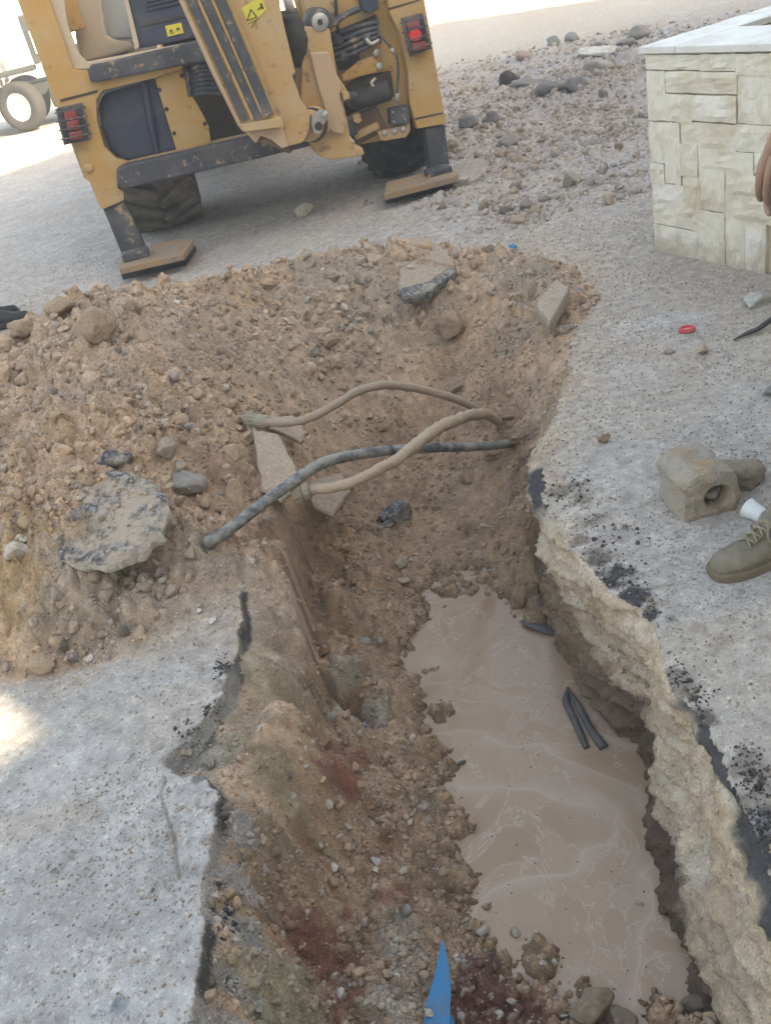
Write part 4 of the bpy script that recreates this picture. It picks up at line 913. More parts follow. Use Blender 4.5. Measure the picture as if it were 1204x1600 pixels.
for r_ in range(7):
    x = a_end + .02 + .05 * (r_ % 2); 
    while x < LA - .02:
        w = .16 + .1 * ((r_ * 3 + int(x * 10)) % 3) / 2; z = -.02 + r_ * .135; cladding(x, min(x + w, LA), z, min(z + .135, TOPZ - .04), .016, r_ * 20 + int(x * 30)); x += w
# coping slabs round the opening
W1, W2 = .20, .34
for (x0, x1, y0, y1) in ((-.03, W1, -.03, .62), (-.03, W1, .623, 1.2), (-.03, W1, 1.203, LB + .03), (W1 + .003, .75, -.03, W2), (.753, 1.35, -.03, W2), (1.353, LA + .03, -.03, W2), (W1 + .003, LA - .2, LB - W2, LB + .03), (LA - .197, LA + .03, W2 + .003, LB + .03)):
    bm = bmesh.new(); box_bm(bm, x0, x1, sgn * y0, sgn * y1, TOPZ - .03, TOPZ); bm_obj('coping_slab', bm, MAT_MARBLE, pl_, bevel=.003)
bm = bmesh.new(); box_bm(bm, W1 + .02, LA - .22, sgn * (W2 + .02), sgn * (LB - W2 - .02), TOPZ - .10, TOPZ - .033); bm_obj('planting_soil', bm, paint('dry_soil', (.12, .10, .07), .95, .2), pl_)

# ================================================================== hollow stone block, cup, cap, hose
def hollow_block():
    """squarish broken block with a round hole seen in its right end"""
    pc = P(1085, 762, .08); bm = bmesh.new()
    # outline of the end face in its own plane (u across, v up), holes bridged by rings
    ns = 28; outer = []; 
    U = [(-.10, -.088), (.10, -.088), (.112, -.02), (.095, .055), (.055, .078), (-.05, .084), (-.098, .05)]
    U = [(a_ * .84, b_ * .9) for a_, b_ in U]
    def on_outline(a):
        d = Vector((math.cos(a), math.sin(a))); best = .1
        for i in range(len(U)):
            p0 = Vector(U[i]); p1 = Vector(U[(i + 1) % len(U)]); e = p1 - p0; den = d.x * e.y - d.y * e.x
            if abs(den) < 1e-9: continue
            t = (p0.x * e.y - p0.y * e.x) / den; s_ = (p0.x * d.y - p0.y * d.x) / den
            if t > 0 and -1e-6 <= s_ <= 1 + 1e-6: best = t
        return best
    rows = []
    hc = (.018, -.012); hr = .038
    def ring(fn, w): return [bm.verts.new((*fn(2 * math.pi * k / ns), w)) for k in range(ns)]
    rows.append(ring(lambda a: (hc[0] + hr * .96 * math.cos(a), hc[1] + hr * .96 * math.sin(a)), -.16))
    rows.append(ring(lambda a: (hc[0] + hr * math.cos(a), hc[1] + hr * math.sin(a)), -.08))
    rows.append(ring(lambda a: (hc[0] + hr * math.cos(a), hc[1] + hr * math.sin(a)), -.01))
    rows.append(ring(lambda a: (hc[0] + hr * 1.13 * math.cos(a), hc[1] + hr * 1.13 * math.sin(a)), .0))
    for f_, w in ((.55, .002), (.72, .003), (.88, -.001), (.98, -.004), (1.01, -.02), (1.03, -.07), (1.02, -.11), (1.02, -.15), (1.0, -.19), (.9, -.2), (.55, -.195), (.3, -.195)):
        rows.append(ring(lambda a: (on_outline(a) * f_ * math.cos(a) + hc[0] * (1 - f_) , on_outline(a) * f_ * math.sin(a) + hc[1] * (1 - f_)), w))
    for A_, B_ in zip(rows[:-1], rows[1:]):
        for k in range(ns): bm.faces.new((A_[k], A_[(k + 1) % ns], B_[(k + 1) % ns], B_[k]))
    bm.faces.new(rows[-1]); bm.faces.new(rows[0])
    bmesh.ops.subdivide_edges(bm, edges=bm.edges[:], cuts=1, use_grid_fill=True)
    bm.verts.ensure_lookup_table(); V = np.array([v.co[:] for v in bm.verts]); nn = n3(V, 14, 5) * .010 + n3(V, 34, 8) * .009 + n3(V, 80, 12) * .004
    bm.normal_update(); hole = np.hypot(V[:, 0] - hc[0], V[:, 1] - hc[1]) < hr * 1.2
    for v, d, h_ in zip(bm.verts, nn, hole): v.co += v.normal * (d * (.25 if h_ else 1))
    fa = P(1072, 820, 0); fb_ = P(1152, 798, 0); ax_u = (fb_ - fa).normalized(); ax_w = Vector((ax_u.y, -ax_u.x, 0)); ax_v = Vector((0, 0, 1))
    M4 = Matrix((ax_u, ax_v, ax_w)).transposed().to_4x4(); M4.translation = (fa + fb_) / 2 + Vector((0, 0, .078))
    bmesh.ops.transform(bm, matrix=M4, verts=bm.verts[:])
    global M4_BLK; M4_BLK = M4.copy()
    m, nt, b = new_mat('weathered_limestone'); p = posc(nt)
    c = mixc(nt, ramp(nt, noise(nt, 9, 6, .65, p), [(.38, 0.0), (.6, 1.0)]), (.54, .375, .24), (.52, .47, .40))
    c = mixc(nt, ramp(nt, noise(nt, 16, 7, .7, p, .5), [(.52, 0.0), (.68, .45)]), c, (.26, .22, .19))
    nt.links.new(c, b.inputs['Base Color']); b.inputs['Roughness'].default_value = .9
    q = bump(nt, None, noise(nt, 40, 6, .75, p), 1.0, .02); bump(nt, b, noise(nt, 160, 3, .6, p), .6, .004, q)
    o = bm_obj('stone_block', bm, m); tag(o, 'broken block of yellowish limestone with a round hole in its end, beside the white cup', 'stone block'); return o
blk = hollow_block()
V, Fc = rock_shape(4, 77, 14, .12, (.035, .03, .025)); plug = mesh_np('hole_rubble', V, Fc, MAT_ROCK, None, True, blk); q = P(1120, 785, .07); plug.location = M4_BLK @ Vector((.018, -.018, -.05)); plug.color = (.22, .215, .21, 1)
rock_obj('earth_lump', 1140, 735, .05, (.11, .085, .06), (.23, .19, .155), 'dark crumbly lump of earth and roots behind the limestone block', 'earth lump', 78, (0, 0, .5), rough=.16)
MAT_CUP = paint('white_plastic', (.72, .76, .76), .35, .1, (.5, .48, .44), spec=.5, bstr=.02)
def axis_matrix(p0, p1):
    q = (p1 - p0).to_track_quat('Z', 'Y').to_matrix().to_4x4(); q.translation = p0; return q
cup = empty('white_cup', P(1178, 805, 0)); tag(cup, 'small white plastic cup lying on its side between limestone block and boot', 'cup')
Mc = axis_matrix(P(1168, 794, .027) - cup.location, P(1190, 806, .021) - cup.location)
lathe('cup_wall', [(.0285, 0), (.0305, -.0015), (.0300, .002), (.0275, .004), (.0262, .02), (.0245, .022), (.0235, .045), (.021, .048), (.0205, .052), (.018, .0525), (.017, .049), (0, .048)], MAT_CUP, cup, 24, Mc)
lathe('cup_inside', [(.0275, .001), (.0225, .044), (0, .0455)], MAT_CUP, cup, 24, Mc)
capo = empty('red_cap', P(1073, 516, 0)); tag(capo, 'round red plastic cap with a pale centre lying alone on the gravelly ground', 'cap')
lathe('cap_rim', [(.020, .004), (.021, .012), (.026, .0145), (.032, .013), (.034, .006), (.034, .0)], paint('red_plastic', (.55, .05, .06), .45, .2, spec=.4), capo, 22, Matrix.Rotation(R(-4), 4, 'X'))
lathe('cap_centre', [(0, .0062), (.012, .006), (.0205, .005)], paint('pink_film', (.52, .28, .26), .5, .3), capo, 22, Matrix.Rotation(R(-4), 4, 'X'))
MAT_HOSE = paint('black_hose', (.035, .038, .042), .5, .35, (.2, .19, .18), spec=.4)
o = sweep('rubber_hose', [P(1146, 531, .008), P(1165, 521, .012), P(1185, 513, .02), P(1206, 498, .03), P(1240, 480, .03), P(1290, 470, .02)], [.004, .009, .011, .011, .011], MAT_HOSE); tag(o, 'dark rubber hose end lying on the ground at the right behind the limestone block', 'hose')
rock_obj('pale_rock', 1182, 472, 0, (.09, .06, .03), (.36, .37, .35), 'flat pale greenish stone above the dark hose end', 'stone', 79, (0, 0, .2))
rock_obj('grey_stone', 1204, 615, 0, (.03, .03, .02), (.16, .17, .17), 'dark grey stone at the right border behind the block', 'stone', 80, (0, 0, .2))

# ================================================================== pipes in the pit
def pipe_mat(name, base, mud, amt):
    m, nt, b = new_mat(name); p = posc(nt)
    c = mixc(nt, ramp(nt, noise(nt, 11, 6, .7, p), [(.60 - amt * .4, 0.0), (.68 - amt * .3, .95)]), base, mud)
    c = mixc(nt, ramp(nt, noise(nt, 60, 4, .7, p), [(.5, 0.0), (.7, .4)]), c, tuple(v * 1.35 for v in mud))
    nt.links.new(c, b.inputs['Base Color']); b.inputs['Roughness'].default_value = .6; b.inputs['Specular IOR Level'].default_value = .35
    bump(nt, b, noise(nt, 60, 5, .7, p), .5, .004); return m
MUD = (.31, .235, .17)
MP1 = pipe_mat('muddy_pipe', (.17, .165, .14), MUD, .75); MP2 = pipe_mat('thick_mud_pipe', (.2, .17, .13), (.35, .26, .185), 1.0); MP3 = pipe_mat('black_pipe', (.05, .066, .078), (.25, .24, .22), .42); MPC = pipe_mat('grey_green_fitting', (.25, .235, .175), MUD, .35)
def zp(L): return [P(300 + x / 2.189, 560 + y / 2.189, z) for x, y, z in L]
pa = empty('water_pipe', P(380, 656, .2)); tag(pa, 'thin mud-coated water pipe arching farthest back, with a grey coupling on its left end', 'pipe')
def in_parent(o, par):
    o.parent = par; o.matrix_parent_inverse = (Matrix.Translation(par.location) @ par.rotation_euler.to_matrix().to_4x4()).inverted(); return o
in_parent(sweep('pipe', zp([(165,206,.19),(235,218,.19),(340,218,.20),(420,196,.20),(500,152,.20),(560,116,.19),(640,93,.16),(720,95,.10),(800,110,.03),(880,132,-.04),(950,160,-.12),(1000,192,-.2),(1070,230,-.30),(1110,262,-.42)]), [.0155,.016,.0165,.0175,.018], MP1, n=11, seg=14, lump=.13), pa)
pb = empty('water_pipe', P(470, 768, .1)); tag(pb, 'thick clay-caked water pipe with an open grey-green coupling, lying across the black pipe', 'pipe')
in_parent(sweep('pipe', zp([(395,449,.11),(470,442,.12),(540,427,.13),(620,390,.13),(700,346,.12),(760,300,.09),(820,252,.04),(870,224,-.01),(940,198,-.07),(1000,190,-.14),(1040,212,-.22),(1080,245,-.32),(1105,275,-.45)]), [.0185,.0165,.022,.0235,.022,.02], MP2, n=11, seg=16, lump=.2), pb)
pc_ = sweep('black_pipe', zp([(44,634,.115),(120,590,.13),(230,505,.15),(330,432,.16),(430,366,.16),(520,337,.13),(620,321,.08),(720,311,.02),(820,306,-.05),(920,303,-.12),(1000,300,-.19),(1100,290,-.30),(1150,292,-.42)]), [.0195,.0195,.019,.0185,.018], MP3, n=7, seg=16, lump=.02, hollow=.82)
tag(pc_, 'black polyethylene pipe with an open cut end pointing to the lower left', 'pipe')
def coupling(par, L, r, open_end=False):
    pts = zp(L); a, b2 = pts[0], pts[1]; Mx = axis_matrix(a, b2); Ln = (b2 - a).length
    in_parent(lathe('coupling_nut', [(r * .8, .002), (r * 1.0, .0), (r * 1.08, .006), (r * 1.08, Ln * .42), (r * .9, Ln * .46), (r * .9, Ln * .5), (r * 1.02, Ln * .53), (r * 1.0, Ln * .9), (r * .7, Ln)] if not open_end else
       [(0, .03), (r * .72, .03), (r * .74, 0), (r * 1.0, 0), (r * 1.06, .006), (r * 1.04, Ln * .5), (r * .86, Ln * .55), (r * .98, Ln * .6), (r * .95, Ln * .92), (r * .6, Ln)], MPC, None, 12, Mx, False), par)
    # grip ribs on the nut
    bm = bmesh.new()
    for k in range(12):
        an = k * math.pi / 6; Mr = Mx @ Matrix.Rotation(an, 4, 'Z') @ Matrix.Translation((r * 1.06, 0, Ln * .22)); box_bm(bm, -.002, .003, -.0025, .0025, -Ln * .17, Ln * .17, Mr)
    in_parent(bm_obj('grip_ribs', bm, MPC), par)
coupling(pa, [(190,210,.19),(262,219,.19)], .027); coupling(pb, [(345,462,.11),(405,446,.115)], .034, True)
in_parent(sweep('pipe_stub', zp([(158,203,.19),(200,212,.19)]), [.012,.016], MPC, n=2), pa)
# ================================================================== things in and by the water
MAT_RUB = paint('wet_rubber', (.05, .055, .06), .35, .3, (.15, .13, .11), spec=.5, scale=20)
o = sweep('rubber_strip', [P(812, 970, WATER + .012), P(829, 977, WATER + .014), P(849, 983, WATER + .012), P(868, 988, WATER + .008), P(884, 992, WATER + .002)], [.004, .016, .019, .014, .002], MAT_RUB, squash=.3, lump=.15); tag(o, 'torn dark rubber strip floating at the far right of the muddy water', 'rubber strip')
o2 = empty('hose_piece', P(890, 1080, WATER)); tag(o2, 'forked piece of black hose floating below the rubber strip, both cut ends towards the viewer', 'hose')
in_parent(sweep('hose_leg', [P(887, 1075, WATER + .006), P(884, 1095, WATER + .012), P(895, 1120, WATER + .012), P(906, 1145, WATER + .010), P(916, 1168, WATER + .006)], [.005, .012, .012, .011, .010], MAT_RUB, squash=.6, lump=.08), o2)
in_parent(sweep('hose_leg', [P(888, 1078, WATER + .006), P(899, 1095, WATER + .014), P(911, 1118, WATER + .013), P(926, 1145, WATER + .010), P(943, 1168, WATER + .006)], [.004, .009, .012, .0125, .016], MAT_RUB, squash=.6, lump=.1), o2)
o = sweep('stick', [P(709, 1197, WATER + .006), P(717, 1193, WATER + .008), P(727, 1189, WATER + .006)], [.004, .0055, .004], MAT_RUB, lump=.2); tag(o, 'short dark stick floating by the left shore', 'stick')
MAT_BLUE = paint('blue_plastic', (.05, .36, .68), .5, .34, (.36, .24, .17), spec=.4, scale=12)
def strip(name, L, Rr, thick, mat, label, cat):
    bm = bmesh.new(); rows = []
    a_ = catmull([P(*q) for q in L], 5); b_ = catmull([P(*q) for q in Rr], 5)
    for p0, p1 in zip(a_, b_):
        w = (p1 - p0); row = []
        for k in range(6):
            u = k / 5; row.append(bm.verts.new(p0 + w * u + Vector((0, 0, .004 * math.sin(u * math.pi) * min(1, w.length / .03)))))
        rows.append(row)
    for r0, r1 in zip(rows[:-1], rows[1:]):
        for k in range(5): bm.faces.new((r0[k], r0[k + 1], r1[k + 1], r1[k]))
    ex = bmesh.ops.solidify(bm, geom=bm.faces[:], thickness=thick)
    o = bm_obj(name, bm, mat, smooth_sh=True); return tag(o, label, cat)
strip('blue_strip', [(689,1470,-.33),(684,1500,-.35),(674,1540,-.365),(664,1580,-.37),(656,1640,-.37)], [(692,1470,-.33),(699,1500,-.35),(704,1540,-.365),(703,1580,-.37),(700,1640,-.37)], .003, MAT_BLUE, 'bright blue plastic strip sticking out of the red clay at the bottom', 'plastic strip')
strip('blue_scrap', [(700,1588,-.40),(696,1600,-.40),(694,1625,-.41)], [(706,1588,-.40),(710,1600,-.40),(711,1625,-.41)], .003, MAT_BLUE, 'small blue plastic scrap right of the blue strip at the lower border', 'plastic scrap')
strip('blue_scrap', [(796,381,.0),(793,385,.02),(798,390,.0)], [(802,380,.02),(806,384,.03),(803,391,.02)], .004, MAT_BLUE, 'tiny blue scrap on the dirt behind the heap crest', 'plastic scrap')
# ================================================================== the digger
YAW = math.atan2(P(655,300,0).y - P(245,410,0).y, P(655,300,0).x - P(245,410,0).x)
BO = (P(655,300,0) + P(245,410,0)) / 2 + Vector((0, 0, 0))
DG = empty('backhoe_digger', BO, YAW); tag(DG, 'yellow backhoe digger seen from behind, stabiliser legs down and boom folded', 'digger')
bex = Vector((math.cos(YAW), math.sin(YAW), 0)); bey = Vector((-math.sin(YAW), math.cos(YAW), 0))
def BL(px, py, yo):
    d = ray(px, py); t = (BO.dot(bey) + yo) / d.dot(bey); q = d * t; q.z += CAM_H; q -= BO
    return Vector((q.dot(bex), yo, q.z))
def G2(p): q = p - BO; return Vector((q.dot(bex), q.dot(bey), p.z))
YEL = paint('yellow_paint', (.46, .27, .085), .5, .42, (.43, .33, .21), .35, (.20, .10, .05))
YEL2 = paint('dusty_yellow_paint', (.47, .295, .12), .55, .5, (.43, .33, .22), .5, (.24, .13, .07))
PADM = paint('dusty_pad', (.34, .195, .07), .8, .68, (.21, .18, .15), .4)
TANP = paint('rubbed_primer', (.47, .32, .20), .6, .5, (.46, .34, .24), .2, (.25, .14, .08))
BLK = paint('black_steel', (.05, .055, .068), .5, .3, (.17, .165, .16), .45, (.42, .29, .17))
NAVY = paint('navy_plastic', (.035, .045, .075), .5, .22, (.14, .145, .15))
RUBB = paint('tyre_rubber', (.028, .028, .028), .8, .4, (.11, .10, .09), spec=.2, bstr=.4)
MUDT = paint('muddy_tyre', (.07, .063, .052), .9, .7, (.27, .23, .18), spec=.1, bstr=.6)
STEEL = paint('bare_steel', (.42, .42, .41), .35, .2, metal=.6)
RUST = paint('rusty_steel', (.20, .11, .065), .8, .4, (.16, .13, .10))
GREY = paint('grey_seat_cloth', (.36, .38, .38), .9, .3)
BEIGE = paint('beige_trim', (.48, .40, .31), .7, .3, (.45, .38, .3))
INT = paint('dark_interior', (.06, .048, .038), .9, .35, (.10, .08, .06))
def prism(name, pts, y0, y1, mat, par=None, bevel=.006, seg=2):
    bm = bmesh.new(); A_ = [BL(x, y, y0) for x, y in pts]
    f0 = [bm.verts.new(v) for v in A_]; f1 = [bm.verts.new((v.x, y1, v.z)) for v in A_]; n = len(f0)
    bm.faces.new(f0); bm.faces.new(f1[::-1])
    for i in range(n): bm.faces.new((f0[i], f0[(i + 1) % n], f1[(i + 1) % n], f1[i]))
    return bm_obj(name, bm, mat, par or DG, bevel=bevel, seg=seg)
def vprism(name, pts, zt, zb, mat, bevel=.006):
    bm = bmesh.new(); A_ = [G2(P(x, y, zt)) for x, y in pts]
    f0 = [bm.verts.new((v.x, v.y, zt)) for v in A_]; f1 = [bm.verts.new((v.x, v.y, zb)) for v in A_]; n = len(f0)
    bm.faces.new(f0); bm.faces.new(f1[::-1])
    for i in range(n): bm.faces.new((f0[i], f0[(i + 1) % n], f1[(i + 1) % n], f1[i]))
    return bm_obj(name, bm, mat, DG, bevel=bevel, seg=2)
def lbox(name, x0, x1, y0, y1, z0, z1, mat, par=None, bevel=.01):
    bm = bmesh.new(); box_bm(bm, x0, x1, y0, y1, z0, z1); return bm_obj(name, bm, mat, par or DG, bevel=bevel, seg=2)
def cylp(name, px, py, y0, y1, r, mat, par=None, seg=20, hole=0):
    c = BL(px, py, y0); Mx = Matrix.Translation(c) @ Matrix.Rotation(-math.pi / 2, 4, 'X'); L = y1 - y0
    prof = [(hole, 0), (r - .004, 0), (r, .004), (r, L), (0, L)] if not hole else [(0, .02), (hole, .02), (hole, 0), (r - .004, 0), (r, .004), (r, L), (0, L)]
    return lathe(name, prof, mat, par or DG, seg, Mx)
def tubep(name, pts, r, mat, par=None, **k): return sweep(name, [BL(*q) for q in pts], r, mat, par or DG, **k)
# --- left rear panel: cab pillar, wing and stabiliser column
prism('wing_panel', [(24,-10),(74,-10),(115,108),(137,110),(143,128),(284,98),(286,106),(238,122),(160,141),(150,156),(152,190),(163,230),(182,248),(200,253),(184,262),(184,293),(193,299),(193,311),(158,326),(146,300),(140,284),(130,277),(128,262),(88,163)], .0, .09, YEL)
prism('column_flank', [(24,-10),(40,-10),(92,160),(100,160),(168,320),(158,326),(140,284),(128,270),(88,163)], .09, .42, YEL)
prism('seam_strip', [(93,155),(152,140),(153,144),(95,159)], -.004, .0, INT, bevel=0)
prism('door_frame', [(74,-10),(98,-10),(106,40),(116,68),(124,85),(136,97),(318,62),(318,68),(137,107),(115,108)], .03, .13, BEIGE)
prism('upper_rail', [(137,110),(141,126),(148,129),(330,93),(352,82),(346,54),(160,98),(142,101)], -.05, .03, BLK, bevel=.015)
prism('lower_rail', [(182,266),(184,290),(192,296),(432,241),(560,210),(556,180),(420,207),(190,259)], -.07, .05, BLK, bevel=.015)
prism('rail_lip', [(186,256),(240,243),(420,203),(420,209),(240,250),(186,264)], .05, .16, YEL2)
prism('mudguard', [(160,146),(246,120),(252,150),(268,200),(278,236),(232,249),(190,253),(172,238),(158,200),(153,165)], .10, .26, NAVY, bevel=.05, seg=3)
tubep('mudguard_fold', [(225,125,.10),(232,170,.08),(240,210,.09),(246,243,.10)], [.02,.03,.02], NAVY)
prism('tank_panel', [(242,122),(284,104),(290,130),(302,152),(318,180),(326,196),(330,222),(276,236),(264,196),(250,150)], .06, .12, YEL)
for x, y in ((249,140),(320,193),(272,208),(260,170),(284,118)): cylp('bolt_hole', x, y, .054, .062, .014, INT)
prism('inner_bulkhead', [(250,60),(470,10),(640,-10),(660,190),(560,205),(420,215),(330,222)], .45, .50, INT)
for i in range(7):
    tubep('hydraulic_hose', [(292 + i, 108 + i * 7, .10),(318, 102 + i * 7, .05),(352, 96 + i * 8, .08),(380, 80 + i * 8, .2)], .016, BLK, seg=8)
prism('hose_bracket', [(284,100),(292,99),(300,150),(294,152)], .05, .1, BLK)
# --- inside the cab
prism('console', [(196,-10),(300,-30),(336,52),(216,76)], .12, .40, NAVY, bevel=.02)
for i in range(5): prism('console_rib', [(228 , 14 - i * 7),(312, -6 - i * 7),(313, -3 - i * 7),(229, 17 - i * 7)], .105, .12, NAVY, bevel=.002)
prism('console_seam', [(222,38),(324,14),(325,17),(223,41)], .112, .12, INT, bevel=0)
lb = prism('warning_label', [(258,40),(283,35),(287,51),(262,57)], .108, .119, paint('label_yellow', (.62, .52, .06), .5, .1), bevel=.001)
for q in ([(264,50),(267,44),(270,49)], [(275,44),(280,42),(281,46),(276,47)], [(265,52),(272,50),(272,51),(265,53)]): prism('label_print', q, .104, .108, INT, lb, 0)
prism('grip_strip', [(192,-10),(198,-10),(218,72),(211,78)], .10, .13, BEIGE)
prism('seat_back', [(152,-20),(196,-20),(209,60),(174,61),(165,52)], .55, .66, GREY, bevel=.03, seg=3)
prism('cab_trim', [(112,-20),(155,-20),(166,54),(178,62),(204,66),(212,76),(134,98),(124,84),(118,60)], .42, .52, BEIGE, bevel=.02)
# --- upper cab above the picture, roof and front of the machine
for x in (-1.02, .98): lbox('cab_pillar', x - .06, x + .06, .25, .37, 1.5, 2.6, YEL); lbox('cab_pillar', x - .05, x + .05, 1.7, 1.82, .95, 2.6, YEL)
lbox('roof', -1.15, 1.15, .1, 1.95, 2.6, 2.74, YEL, bevel=.04)
lbox('chassis', -.42, .42, .5, 3.9, .55, .95, BLK); lbox('bonnet', -.5, .5, 2.0, 3.9, .95, 1.55, YEL, bevel=.05)
lbox('cab_floor', -.75, .75, .5, 1.9, .80, .98, BLK)
# --- tail lamps
def lamp(q, lenses, glow, yo):
    h_ = prism('tail_lamp', q, yo, yo + .05, paint('lamp_box', (.04, .04, .045), .5, .2), bevel=.008)
    for pts, on in lenses:
        if on:
            m_, nt_, b_ = new_mat('lit_lamp'); b_.inputs['Base Color'].default_value = (.6, .03, .03, 1); b_.inputs['Emission Color'].default_value = (1, .06, .05, 1); b_.inputs['Emission Strength'].default_value = .03
        else: m_ = paint('red_lens', (.30, .045, .045), .3, .25, (.3, .22, .2), spec=.5, bstr=.05)
        prism('lens', pts, yo - .022, yo + .001, m_, h_, bevel=.008)
    (ax, ay), (bx, by), (cx_, cy_), (dx_, dy_) = glow
    for u in (.12, .36, .6, .84):
        l = (ax + (dx_ - ax) * u, ay + (dy_ - ay) * u); r_ = (bx + (cx_ - bx) * u, by + (cy_ - by) * u)
        tubep('guard_bar', [(l[0] - 5, l[1] + 1, yo - .045), ((l[0] + r_[0]) / 2, (l[1] + r_[1]) / 2, yo - .06), (r_[0] + 5, r_[1] - 1, yo - .045)], .005, BLK, h_, seg=6, n=3)
    for u in (-.02, 1.02):
        tubep('guard_bar', [(ax + (bx - ax) * u, ay + (by - ay) * u, yo - .05), (dx_ + (cx_ - dx_) * u, dy_ + (cy_ - dy_) * u, yo - .05)], .006, BLK, h_, seg=6, n=2)
lamp([(88,169),(127,161),(140,218),(102,226)], [([(99,174),(118,170),(121,184),(102,188)], 0), ([(103,190),(122,186),(126,201),(106,205)], 0), ([(107,207),(127,203),(130,215),(110,219)], 0)], [(88,169),(127,161),(140,218),(102,226)], -.06)
def circ(px, py, rx, n=14): return [(px + rx * math.cos(2 * math.pi * k / n), py + rx * 1.0 * math.sin(2 * math.pi * k / n)) for k in range(n)]
lamp([(628,28),(658,20),(672,76),(642,88)], [([(634,33),(655,28),(657,41),(637,45)], 0), (circ(649, 54, 10), 1), ([(643,68),(664,63),(667,75),(646,80)], 0)], [(628,28),(658,20),(672,76),(642,88)], -.06)
cylp('side_marker', 138, 262, -.02, .0, .03, YEL2)
# --- stabiliser legs and pads
def leg(pts, yo, bolt=None):
    o = prism('stabiliser_leg', pts, yo, yo + .14, BLK, bevel=.01)
    if bolt: cylp('leg_pin', bolt[0], bolt[1], yo - .015, yo + .002, .028, STEEL, o)
leg([(160,324),(193,310),(232,398),(224,404),(197,409),(193,404)], .03); leg([(664,201),(695,195),(704,270),(698,276),(678,278),(674,272)], .03, (688,264))
prism('column_foot', [(156,314),(192,298),(194,312),(160,327)], -.006, .0, YEL2, bevel=.002)
lp = [(186,420),(286,397),(302,374),(262,376),(190,400)]
vprism('stabiliser_pad', lp, .12, .08, PADM); vprism('rubber_foot', [(x, y) for x, y in lp], .078, .0, RUBB)
rp = [(599,303),(713,274),(716,268),(690,262),(604,284)]
vprism('stabiliser_pad', rp, .13, .085, PADM); vprism('rubber_foot', rp, .083, .0, RUBB)
for cxp, cyp, dx in ((214,404,0),(687,274,0)):
    q = G2(P(cxp, cyp, .12)); lbox('foot_clevis', q.x - .09, q.x + .09, q.y - .03, q.y + .10, .12, .17, BLK)
# --- right column
prism('column_panel', [(604,-10),(661,-10),(697,193),(652,201),(640,162),(637,112),(624,50),(609,20)], .0, .10, YEL)
prism('column_flank', [(640,-10),(661,-10),(697,193),(672,197)], .10, .42, YEL)
prism('column_seam', [(648,184),(692,175),(692,177),(648,187)], -.004, .0, INT, bevel=0)
prism('column_seam', [(606,12),(656,-2),(656,0),(607,15)], -.004, .0, INT, bevel=0)
# --- carriage plate with its pockets
prism('carriage_plate', [(458,-10),(606,-10),(614,22),(630,60),(641,120),(641,160),(641,206),(598,219),(560,226),(548,190),(528,110),(515,47),(470,30)], .10, .16, YEL)
pk = prism('valve_pocket', [(513,52),(588,22),(596,66),(560,82),(566,104),(530,110),(520,85)], .075, .099, INT, bevel=.002)
for i in range(5): tubep('valve_pipe', [(518, 58 + i * 10, .05), (545, 46 + i * 10, .02), (570, 38 + i * 9, .03), (592, 34 + i * 7, .05)], [.011,.016,.012], BLK, pk, seg=8)
for x, y, r in ((530,62,.03),(552,60,.028),(574,62,.03),(538,88,.03)): cylp('valve_body', x, y, .01, .08, r, BLK, pk, 12)
tubep('pipe_end', [(571,60,.0),(580,68,-.01),(592,62,.0)], .014, STEEL, pk, seg=8)
pk2 = prism('lock_pocket', [(534,138),(562,120),(610,110),(616,150),(586,164),(552,174),(540,180),(534,150)], .075, .099, INT, bevel=.002)
tubep('lock_cylinder', [(546,160,.03),(575,150,.02),(606,140,.03)], [.065,.072,.068], RUBB, pk2, seg=16)
cylp('cylinder_cap', 552, 157, -.03, .03, .055, BLK, pk2)
tubep('lock_lever', [(586,122,.02),(580,130,-.01),(588,140,-.01),(584,146,-.01)], .010, BEIGE, pk2, seg=8)
prism('clamp_block', [(560,95),(585,85),(600,110),(560,120),(536,128),(533,118)], .04, .10, YEL, bevel=.01)
for x, y in ((588,82),(593,103)): cylp('clamp_bolt', x, y, .02, .05, .024, STEEL)
prism('slide_plate', [(590,206),(640,192),(640,206),(634,214),(600,220),(594,218)], .02, .08, YEL2)
for x, y in ((601,208),(617,205),(630,202)): cylp('plate_bolt', x, y, .0, .022, .02, STEEL)
prism('guide_block', [(608,170),(637,163),(640,188),(634,194),(611,196)], .0, .09, BLK, bevel=.008)
for x, y in ((614,175),(631,170),(616,190),(633,186)): cylp('plate_bolt', x, y, -.008, .0, .007, STEEL)
prism('rusty_crossmember', [(548,182),(588,166),(606,200),(560,226),(550,215)], .08, .14, RUST)
prism('crossmember_rib', [(552,208),(590,190),(594,200),(556,219)], .03, .09, YEL2)
tubep('control_cable', [(590,28,.0),(592,50,-.02),(604,66,-.04),(618,84,-.04),(622,110,-.04),(620,140,-.03),(619,160,.0)], .009, BLK, seg=8)
tubep('cable_ferrule', [(611,75,-.05),(616,84,-.05)], .013, STEEL, seg=8, n=2); tubep('cable_ferrule', [(620,146,-.04),(620,160,-.02)], .014, STEEL, seg=8, n=2)
